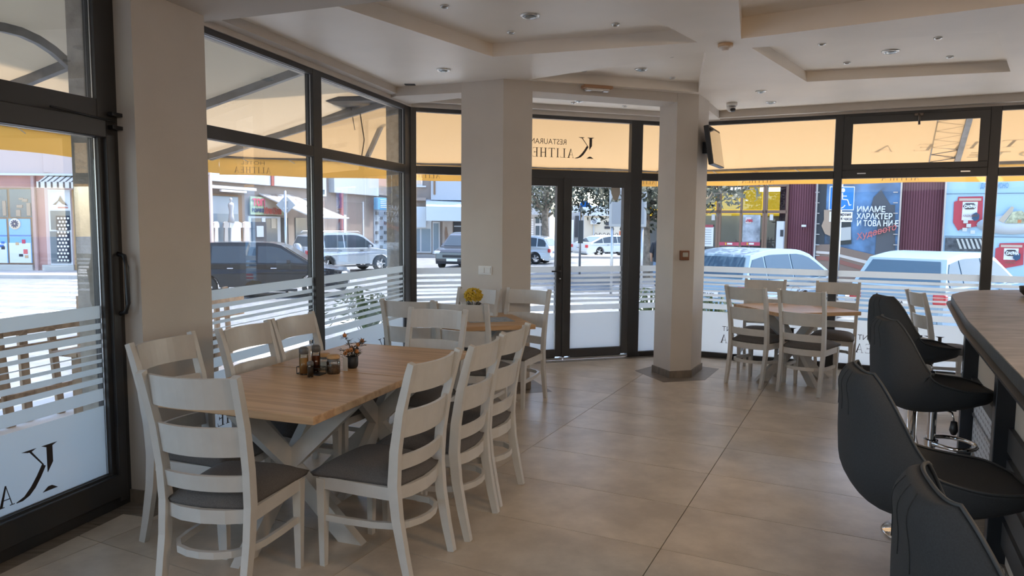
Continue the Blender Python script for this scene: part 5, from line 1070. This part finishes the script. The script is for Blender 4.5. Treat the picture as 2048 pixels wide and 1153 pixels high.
fd = b2.rect(1890, 476, 1973, 503, 'dark_food_print', M_('print_charcoal', (.10, .11, .12), noise_amt=.5, scale=6), .03, .02)
for k in range(6): b2.poly([(1912 + k * 9, 478), (1916 + k * 9, 478), (1924 + k * 9, 498), (1919 + k * 9, 498)], 'grill_stripe', M_('grill_cream', (.55, .55, .50)), .06, .01, fd)
b2.rect(1885, 330, 1888.5, 560, 'frame_pole', ALU, .12, .12, zmin=GS + .1, zmax=4.4)
# ---- street signs and posts
def pole(name, label, x, y, z1, r=.035, mt=ALU, cat='sign'): e = empty(name, (x, y, GS)); tag(e, label, cat); MB().tube([(0, 0, 0), (0, 0, z1 - GS)], r, 10).build('pole', mt, e); return e
Y = 14.6; x = (1675 - 1024) / 1440 * Y; e = pole('parking_sign', 'blue wheelchair parking sign with a white plate behind the window post', x, Y, 2.45)
s = Y / 1440
MB().box((0, -.045, 2.17 - GS - .0), (.50, .012, .47), bev=.004).build('sign_edge', WHT, e); MB().box((0, -.053, 2.17 - GS), (.47, .010, .44), bev=.003).build('sign_face', BLU, e)
b_ = MB(); zz = 2.17 - GS; b_.lathe([(0, 0), (.042, 0), (.042, .006), (0, .006)], 16, c=(.01, -.058, zz + .16), M=Matrix.Rotation(math.radians(90), 3, 'X'))
b_.tube([(.0, -.06, zz + .11), (.005, -.06, zz - .02), (.11, -.06, zz - .03), (.15, -.06, zz - .14), (.185, -.06, zz - .125)], .014, 6); b_.tube([(.0, -.06, zz + .045), (.09, -.06, zz + .045)], .012, 6)
b_.tube([(-.04 + .115 * math.cos(t), -.06, zz - .085 + .115 * math.sin(t)) for t in [math.radians(a_) for a_ in range(110, 341, 15)]], .012, 6); b_.build('wheelchair_symbol', WHT, e)
MB().box((0, -.045, 1.80 - GS), (.46, .012, .20), bev=.003).build('plate', WHT, e)
M = Matrix.Translation((-.205, -.053, 1.825 - GS)) @ Matrix.Rotation(math.radians(90), 4, 'X'); t = text_mb('Паркиране', .085, M, .003, bold=.001, sx=.9); M = Matrix.Translation((-.12, -.053, 1.735 - GS)) @ Matrix.Rotation(math.radians(90), 4, 'X'); t2 = text_mb('до 4 часа', .085, M, .003, bold=.001, sx=.9); t.add(t2.v, t2.f); t.build('lettering', M_('sign_black', (.05, .05, .06)), e)
Y = 21; e = pole('diamond_sign', 'back of a diamond road sign on a grey pole by the dark car', (572 - 1024) / 1440 * Y, Y, 2.5); o = MB().box((0, .05, 2.1 - GS), (.40, .02, .40), rot=Matrix.Rotation(math.radians(45), 3, 'Y'), bev=.01).build('sign_plate', M_('sign_back_grey', (.42, .44, .46), .5), e)
for z in (2.0, 2.22): MB().box((0, .03, z - GS), (.14, .03, .03)).build('clamp', ALU, e)
Y = 15; e = pole('blue_sign', 'edge of a blue road sign at the far left, cut by the frame', (-24 - 1024) / 1440 * Y, Y, 2.35); MB().box((0, -.05, 2.18 - GS), (.56, .012, .36), bev=.004).build('sign_face', BLU, e); 
Y = 30; e = pole('street_post', 'slim grey post with a blue sign under the tree behind the door glass', (1159 - 1024) / 1440 * Y, Y, 2.4, .05); MB().box((.02, 0, 1.3 - GS), (.20, .12, .95)).build('cabinet', M_('post_dark', (.10, .11, .12)), e); MB().prism([(-.18, .0), (.36, .0), (.12, .26), (-.1, .26)], 0, .02, Matrix.Translation((.12, 0, 2.33 - GS)) @ Matrix.Rotation(math.radians(90), 4, 'X')).build('sign_face', BLU, e)
Y = 21.5; e = empty('bus_stop_panel', ((1253 - 1024) / 1440 * Y, Y, GS)); tag(e, 'pale upright light-box panel beside the tree trunk', 'sign'); MB().box((0, 0, 2.12 - GS), (1.10, .12, 1.15), bev=.02).build('panel_frame', M_('panel_pale', (.40, .40, .39)), e); MB().box((0, -.065, 2.12 - GS), (.94, .01, .98)).build('panel_face', M_('panel_face_grey', (.28, .29, .30)), e)
for xx in (-.45, .45): MB().tube([(xx, 0, 0), (xx, 0, 1.56 - GS)], .04, 8).build('leg', ALU, e)
# ---- trees
BARK = mat('bark', (.24, .20, .16), .95, noise_amt=.4, scale=6, bump=.6, bscale=12); LF = [mat('leaf_green', (.075, .085, .06), .7, noise_amt=.5, scale=2), mat('leaf_pale', (.20, .20, .15), .7)]
def tree(x, y, h0, r, cr, cz, n, label, seed, ls=.10, sq=.75, trunk=True):
    random.seed(seed); e = empty('street_tree', (x, y, GS + .1)); tag(e, label, 'tree', None); b_ = MB()
    b_.tube([(0, 0, -.1), (.03, 0, h0 * .5), (-.02, 0, h0), (.05, 0, cz)], [r * 1.25, r, r * .95, r * .5], 12)
    for k in range(7):
        a = k * .9 + .3; b_.tube([(0, 0, h0 * .9 + k * .08), (math.cos(a) * cr * .35, math.sin(a) * cr * .35, h0 + .5 + .15 * k), (math.cos(a) * cr * .8, math.sin(a) * cr * .8, h0 + .6 + .2 * k)], [r * .45, r * .28, r * .08], 7)
    b_.build('trunk', BARK, e)
    for q, mt in enumerate(LF):
        b_ = MB(); m_ = n if q == 0 else n // 3
        for k in range(m_):
            a = random.uniform(0, 6.28); c_ = random.uniform(-1, 1); rr = cr * random.uniform(.55, 1.0) * (1 + .15 * math.sin(a * 5)); s_ = math.sqrt(1 - c_ * c_); p = Vector((math.cos(a) * s_ * rr, math.sin(a) * s_ * rr, cz + c_ * rr * sq))
            u_ = Vector((random.uniform(-1, 1), random.uniform(-1, 1), random.uniform(-1, 1))).normalized(); v_ = u_.orthogonal().normalized(); z_ = ls * random.uniform(.6, 1.3); b_.add([p - u_ * z_, p + v_ * z_ * .5, p + u_ * z_, p - v_ * z_ * .5], [(0, 1, 2, 3)])
        o = b_.build('foliage', mt, e); o['kind'] = 'stuff'
tree((1287 - 1024) / 1440 * 26, 26, 2.3, .20, 3.1, 4.3, 11000, 'leafy street tree with a mottled trunk between the door and the right-hand column', 3)
tree(-4.6 + 6.4, 40, 2.6, .2, 3.2, 4.9, 3600, 'leafy tree above the white building behind the left door leaf', 8, .13)
tree((1352 - 1024) / 1440 * 15.2 + .1, 15.2, 2.2, .14, 2.15, 3.75, 2600, 'tree hidden behind the right-hand column with leaves hanging before the supermarket', 12, .10, .70)
# ---- cars
TYRE = mat('tyre', (.02, .02, .02), .9); RIM = mat('alloy_rim', (.5, .51, .53), .3, .8); TINT = mat('car_glass', (.04, .055, .07), .08, coat=0, spec=.35); TINTL = mat('car_glass_light', (.06, .11, .17), .3, spec=.12); TAIL = mat('tail_lamp', (.45, .02, .03), .2, coat=.5); HEADL = mat('head_lamp', (.7, .73, .76), .12, coat=.5); TRIMB = mat('car_trim_black', (.02, .02, .022), .6); PLATE = mat('number_plate', (.8, .81, .82), .4)
def car(label, x, y, az, L, Wd, H, belt, roof, paint, plate=None, glass_m=TINT, group=None, wheel=.31, arch=.36, hood=.9, gl=.16, rails=False, box=True, spare=False, name='car'):
    """local: +y forward, rear at -L/2. roof: list of (y fraction 0 rear..1 front, z) of the greenhouse outline"""
    e = empty(name, (x, y, GS), -math.radians(az)); tag(e, label, 'car', group); hw = Wd / 2; Y0 = -L / 2
    wr, wf = Y0 + L * .20, Y0 + L * .80; z0 = gl + .03
    low = [(Y0 + .03, z0 + .12), (Y0 + .10, z0)]
    for wy in (wr, wf): low += [(wy + arch * math.cos(t), max(z0, wheel + arch * math.sin(t) * 1.0)) for t in [math.pi - math.pi * k / 10 for k in range(11)]]
    low += [(Y0 + L - .10, z0), (Y0 + L - .01, z0 + .15), (Y0 + L, .50), (Y0 + L - .03, hood - .22), (Y0 + L - .16, hood - .12), (Y0 + L * .76, hood), (Y0 + L * .70, belt + .02)]
    low += [(Y0 + L * .5, belt + .01), (Y0 + L * .2, belt + .02), (Y0 + .06, belt + .03), (Y0 + .0, belt - .12), (Y0 - .0, .55), (Y0 - .02, .45)]
    n = len(low); b_ = MB(); secs = [(-1, .90), (-.94, 1.0), (.94, 1.0), (1, .90)]
    tri = tessellate_polygon([[Vector((a, c, 0)) for a, c in low]]); cy = Y0 + L / 2; cz = .62
    rings = []
    for s_, k_ in secs:
        ring = []
        for a, c in low:
            f_ = 1 if k_ == 1.0 else .965; xx = s_ * hw; end = abs(a - cy) / (L / 2); tap = 1 - .10 * max(0, end - .82) / .18; ring.append(Vector((xx * tap, cy + (a - cy) * (f_ if k_ != 1 else 1), c if k_ == 1 else cz + (c - cz) * .985)))
        rings.append(ring)
    vs = [v for r_ in rings for v in r_]; fs = []
    for q in range(3):
        for i in range(n): j = (i + 1) % n; fs.append((q * n + i, q * n + j, (q + 1) * n + j, (q + 1) * n + i))
    fs += [tuple(t) for t in tri] + [tuple(3 * n + i for i in t) for t in tri]; b_.add(vs, fs); o = b_.build('body', paint, e, smooth=False)
    # greenhouse
    R_ = [(Y0 + L * a, z) for a, z in roof]; mid_ = R_[1:-1]
    R_ = [R_[0]] + crom(mid_, 4) + [R_[-1]]; nr = len(R_)
    def halfw(z): t = (z - belt) / (H - belt); return hw * (.955 - .20 * t)
    b_ = MB(); outl = [(R_[0][0], belt - .03)] + R_ + [(R_[-1][0], belt - .03)]
    vs = []; 
    for s_ in (-1, 1): vs += [(s_ * halfw(max(z, belt)), a, z) for a, z in outl]
    m_ = len(outl); tri = tessellate_polygon([[Vector((a, c, 0)) for a, c in outl]]); fs = [tuple(t) for t in tri] + [tuple(m_ + i for i in t) for t in tri] + [(i, (i + 1) % m_, m_ + (i + 1) % m_, m_ + i) for i in range(m_)]
    b_.add(vs, fs); o2 = b_.build('cabin', paint, e); bv = o2.modifiers.new('b', 'BEVEL'); bv.width = .045; bv.segments = 3; bv.limit_method = 'ANGLE'; bv.angle_limit = math.radians(35)
    bv = o.modifiers.new('b', 'BEVEL'); bv.width = .03; bv.segments = 2; bv.limit_method = 'ANGLE'; bv.angle_limit = math.radians(40)
    # side windows: between fractions
    def zroof(yy):
        for (a, za), (c, zc) in zip(outl, outl[1:]):
            if a <= yy <= c and c > a: return za + (zc - za) * (yy - a) / (c - a)
        return belt
    ya = R_[0][0]; yb = R_[-1][0]
    divs = [ya + .16, ya + (yb - ya) * .22, ya + (yb - ya) * .50, ya + (yb - ya) * .93]
    if L > 4.6: divs = [ya + .2, ya + (yb - ya) * .28, ya + (yb - ya) * .60, ya + (yb - ya) * .94]
    for s_ in (-1, 1):
        for d0, d1 in zip(divs, divs[1:]):
            d0 += .03; d1 -= .03; pts = []
            N = 6; topz = [(d0 + (d1 - d0) * k / N) for k in range(N + 1)]
            pts = [(d0, belt + .04)] + [(yy, max(belt + .06, min(H - .10, zroof(yy) - .09))) for yy in topz] + [(d1, belt + .04)]
            q = [Vector((s_ * (halfw(z) + .004), yy, z)) for yy, z in pts]; b_ = MB(); nn = len(q); tr = tessellate_polygon([[Vector((yy, z, 0)) for yy, z in pts]]); q2 = [v + Vector((s_ * .01, 0, 0)) for v in q]
            b_.add(q + q2, [tuple(t) for t in tr] + [tuple(nn + i for i in t) for t in tr] + [(i, (i + 1) % nn, nn + (i + 1) % nn, nn + i) for i in range(nn)]); b_.build('side_window', glass_m, e)
    # rear and front glass
    def gl_strip(i, j, t0, t1, nm):
        (a, za), (c, zc) = outl[i], outl[j]; p0 = (a + (c - a) * t0, za + (zc - za) * t0); p1 = (a + (c - a) * t1, za + (zc - za) * t1); off = -.012 if nm == 'rear_window' else .012
        b_ = MB(); b_.add([(-halfw(max(p0[1], belt)) * .90, p0[0] + off, p0[1] + .01), (halfw(max(p0[1], belt)) * .90, p0[0] + off, p0[1] + .01), (halfw(p1[1]) * .86, p1[0] + off, p1[1] + .01), (-halfw(p1[1]) * .86, p1[0] + off, p1[1] + .01)], [(0, 1, 2, 3)]); b_.build(nm, glass_m, e)
    gl_strip(1, 2, .12, .90, 'rear_window'); gl_strip(m_ - 3, m_ - 2, .08, .92, 'windscreen')
    for wy in (wr, wf):
        for s_ in (-1, 1):
            w = MB(); Mx = Matrix.Rotation(math.radians(90), 3, 'Y'); w.lathe([(wheel * .62, -.10), (wheel * .92, -.10), (wheel, -.07), (wheel, .07), (wheel * .92, .10), (wheel * .62, .10)], 24, c=(s_ * (hw - .11), wy, wheel), M=Mx); wo = w.build('wheel', TYRE, e)
            w = MB(); w.lathe([(wheel * .64, -.02), (wheel * .60, .02), (wheel * .18, .035), (0, .04)][:2], 20, c=(s_ * (hw - .045), wy, wheel), M=Mx); w.lathe([(0, -.01), (wheel * .18, -.01), (wheel * .18, .02), (0, .03)], 12, c=(s_ * (hw - .035), wy, wheel), M=Mx)
            for k in range(5): t = k * 1.2566; w.box((s_ * (hw - .03), wy + math.cos(t) * wheel * .36, wheel + math.sin(t) * wheel * .36), (.03, wheel * .52, .055), rot=Matrix.Rotation(t, 3, 'X'))
            w.build('rim', RIM, wo)
    for s_ in (-1, 1):
        MB().box((s_ * (hw - .13), Y0 + .04, belt - .17), (.22, .14, .20), bev=.03).build('tail_lamp', TAIL, e)
        MB().box((s_ * (hw - .19), Y0 + L - .10, hood - .24), (.30, .16, .15), bev=.04).build('head_lamp', HEADL, e)
        MB().box((s_ * (hw + .05), Y0 + L * .665, belt + .08), (.16, .09, .12), bev=.03).build('wing_mirror', paint, e)
        for fy in (.34, .58): MB().box((s_ * (hw * 1.0 + .002), Y0 + L * fy, belt - .10), (.02, .16, .03), bev=.008).build('door_handle', TRIMB if paint is not PT_BLACK else CHROME, e)
        MB().box((s_ * (hw - .01), cy, z0 + .03), (.05, L * .42, .07)).build('sill_trim', TRIMB, e)
    MB().box((0, Y0 - .01, .42), (Wd * .82, .06, .12), bev=.02).build('rear_bumper_trim', TRIMB if rails else paint, e)
    pz = belt - .26 if not rails else .62
    pl = MB().box((0, Y0 - .03, pz), (.52, .015, .11)).build('number_plate', PLATE, e)
    if plate: M = Matrix.Translation((-.20, Y0 - .041, pz - .035)) @ Matrix.Rotation(math.radians(90), 4, 'X'); text_mb(plate, .10, M, .002, bold=.001, sx=.82).build('lettering', M_('sign_black', (.05, .05, .06)), pl); MB().box((-.24, Y0 - .041, pz), (.035, .006, .10)).build('blue_band', BLU, pl)
    MB().box((0, Y0 + L + .015, .45), (.52, .015, .11)).build('front_plate', PLATE, e); MB().box((0, Y0 + L - .02, .62), (Wd * .5, .06, .12), bev=.02).build('grille', TRIMB, e)
    if rails:
        for s_ in (-1, 1): MB().tube([(s_ * hw * .68, R_[1][0] + .1, H - .01), (s_ * hw * .68, R_[1][0] + .2, H + .05), (s_ * hw * .68, R_[-2][0] - .2, H + .05), (s_ * hw * .68, R_[-2][0] - .1, H - .01)], .018, 6).build('roof_rail', ALU, e)
    if spare: MB().lathe([(0, -.11), (.30, -.11), (.36, -.05), (.36, .08), (0, .08)], 24, c=(.12, Y0 - .10, .88), M=Matrix.Rotation(math.radians(90), 3, 'X')).build('spare_wheel_cover', paint, e)
    return e
PT_BLACK = mat('paint_black', (.012, .014, .018), .2, coat=.25, spec=.3); PT_SILVER = mat('paint_silver', (.42, .46, .50), .25, .35, coat=.8); PT_WHITE = mat('paint_white_sky_tint', (.24, .36, .47), .3, coat=.3); PT_W2 = mat('paint_white', (.52, .57, .61), .25, coat=.6); PT_DK = mat('paint_dark_grey', (.035, .035, .038), .2, coat=.8)  # PT_WHITE: blue of the sky put into the paint of white cars
hat = [(.005, .98), (.10, 1.50), (.30, 1.585), (.50, 1.58), (.60, 1.50), (.80, .98)]
c_pos = lambda px, Y: (px - 1024) / 1440 * Y
def place_by_rr(px, Y, az, L, Wd):   # world centre so that the rear right corner sits at that place
    fx = azv(az); rx = Vector((fx.y, -fx.x, 0)); c = Vector((c_pos(px, Y), Y, 0)) + fx * (L / 2) - rx * (Wd / 2); return c.x, c.y
x, y = place_by_rr(1496, 13.9, 50, 4.35, 1.78); car('white people carrier tinted sky blue behind the first right-hand window, left of the pair', x, y, 50, 4.35, 1.78, 1.62, .98, [(.005, 1.0), (.09, 1.52), (.28, 1.62), (.50, 1.61), (.62, 1.50), (.84, .98)], PT_WHITE, 'A 9814 KX', TINTL, 'white parked cars tinted sky blue')
x, y = place_by_rr(1899, 12.7, 52, 4.35, 1.78); car('white people carrier tinted sky blue behind the second right-hand window, right of the pair', x, y, 52, 4.35, 1.78, 1.62, .98, [(.005, 1.0), (.09, 1.52), (.28, 1.62), (.50, 1.61), (.62, 1.50), (.84, .98)], PT_WHITE, 'Y 5279 BA', TINTL, 'white parked cars tinted sky blue')
car('dark estate car driving past behind the timber fence', c_pos(528, 20.6), 20.6, 80, 4.75, 1.8, 1.53, .93, [(.01, .95), (.07, 1.42), (.20, 1.52), (.52, 1.53), (.62, 1.46), (.80, .93)], PT_BLACK, 'A 5050', TINT)
car('silver off-road car with roof rails and a rear spare wheel', c_pos(690, 31.2) , 31.2, 50, 4.2, 1.75, 1.68, 1.02, [(.01, 1.05), (.06, 1.55), (.25, 1.68), (.52, 1.67), (.62, 1.55), (.78, 1.02)], PT_SILVER, 'A 7716', TINT, rails=True, spare=True, hood=1.0, wheel=.34, arch=.40, gl=.22)
car('dark off-road car facing the camera left of the centre column', c_pos(930, 33), 33 + 1.8, 195, 4.5, 1.85, 1.68, 1.02, [(.01, 1.05), (.07, 1.55), (.25, 1.68), (.52, 1.67), (.62, 1.55), (.80, 1.02)], PT_DK, 'A 1234', TINT, hood=1.02, wheel=.35, arch=.40, gl=.22)
car('small silver-blue hatchback behind the left leaf of the door', c_pos(1040, 39), 39, 292, 3.9, 1.68, 1.50, .90, [(.01, .92), (.09, 1.38), (.25, 1.49), (.50, 1.50), (.60, 1.42), (.80, .90)], PT_W2, 'A 3377', TINT)
car('white low saloon car parked before the cream house', c_pos(1218, 49), 49, 62, 4.95, 1.95, 1.42, .86, [(.06, .92), (.28, 1.34), (.42, 1.42), (.55, 1.41), (.62, 1.36), (.80, .88)], PT_W2, 'A 8888', TINT, hood=.85)
# ---- pedestrian
def person(x, y, az):
    e = empty('person', (x, y, GS + .13), -math.radians(az)); tag(e, 'person in a dark T-shirt and jeans walking away, half hidden by the right-hand column', 'person')
    me = bpy.data.meshes.new('body'); V = [(0, 0, .94), (0, .02, 1.15), (0, .01, 1.38), (0, .02, 1.50), (0, .03, 1.58), (0, .04, 1.68)]; E_ = [(0, 1), (1, 2), (2, 3), (3, 4), (4, 5)]; R_ = [(.16, .12), (.16, .12), (.19, .12), (.06, .06), (.085, .095), (.08, .09)]
    def chn(root, pts, rad):
        p = root
        for q, r_ in zip(pts, rad): V.append(q); E_.append((p, len(V) - 1)); R_.append((r_, r_)); p = len(V) - 1
    for s_ in (-1, 1):
        chn(2, [(s_ * .19, 0, 1.40), (s_ * .26, -.02, 1.14), (s_ * .27, .08, .90), (s_ * .27, .11, .82)], [.065, .05, .036, .035])
        chn(0, [(s_ * .10, 0, .88), (s_ * .11, .08 * s_, .50), (s_ * .11, .02 + .10 * s_ * -1, .10), (s_ * .11, .12 - .10 * s_, .04)], [.10, .07, .045, .035])
    me.from_pydata(V, E_, []); o = bpy.data.objects.new('body', me); COL.objects.link(o); o.parent = e
    md = o.modifiers.new('skin', 'SKIN'); o.modifiers.new('sub', 'SUBSURF').levels = 2
    for i, r_ in enumerate(R_): me.skin_vertices[0].data[i].radius = r_
    me.skin_vertices[0].data[0].use_root = True; SK = mat('skin', (.42, .26, .18), .6); 
    dg = bpy.context.evaluated_depsgraph_get(); m2 = bpy.data.meshes.new_from_object(o.evaluated_get(dg)); o.modifiers.clear(); o.data = m2; m2.materials.clear(); m2.materials.append(SK)
    JE = mat('jeans', (.16, .22, .30), .9); TS = mat('tshirt_dark', (.025, .028, .035), .9); HR = mat('hair_dark', (.03, .022, .018), .8)
    def shell(nm, mt, test, off):
        vs = [v.co + v.normal * off for v in m2.vertices]; keep = [p for p in m2.polygons if test(p.center)]; b_ = MB(); b_.add(vs, [tuple(p.vertices) for p in keep], True); q = b_.build(nm, mt, e)
        bm = bmesh.new(); bm.from_mesh(q.data); bmesh.ops.delete(bm, geom=[v for v in bm.verts if not v.link_faces], context='VERTS'); bm.to_mesh(q.data); bm.free()
    shell('tshirt', TS, lambda c: .84 < c.z < 1.47 and (abs(c.x) < .235 or c.z > 1.12), .022); shell('trousers', JE, lambda c: .10 < c.z < .92 and abs(c.x) < .225, .014); shell('hair', HR, lambda c: c.z > 1.60 and (c.y < .05 or c.z > 1.72), .014); shell('shoes', TRIMB, lambda c: c.z < .10, .012)
person((1319 - 1024) / 1440 * 22.5, 22.5, 20)
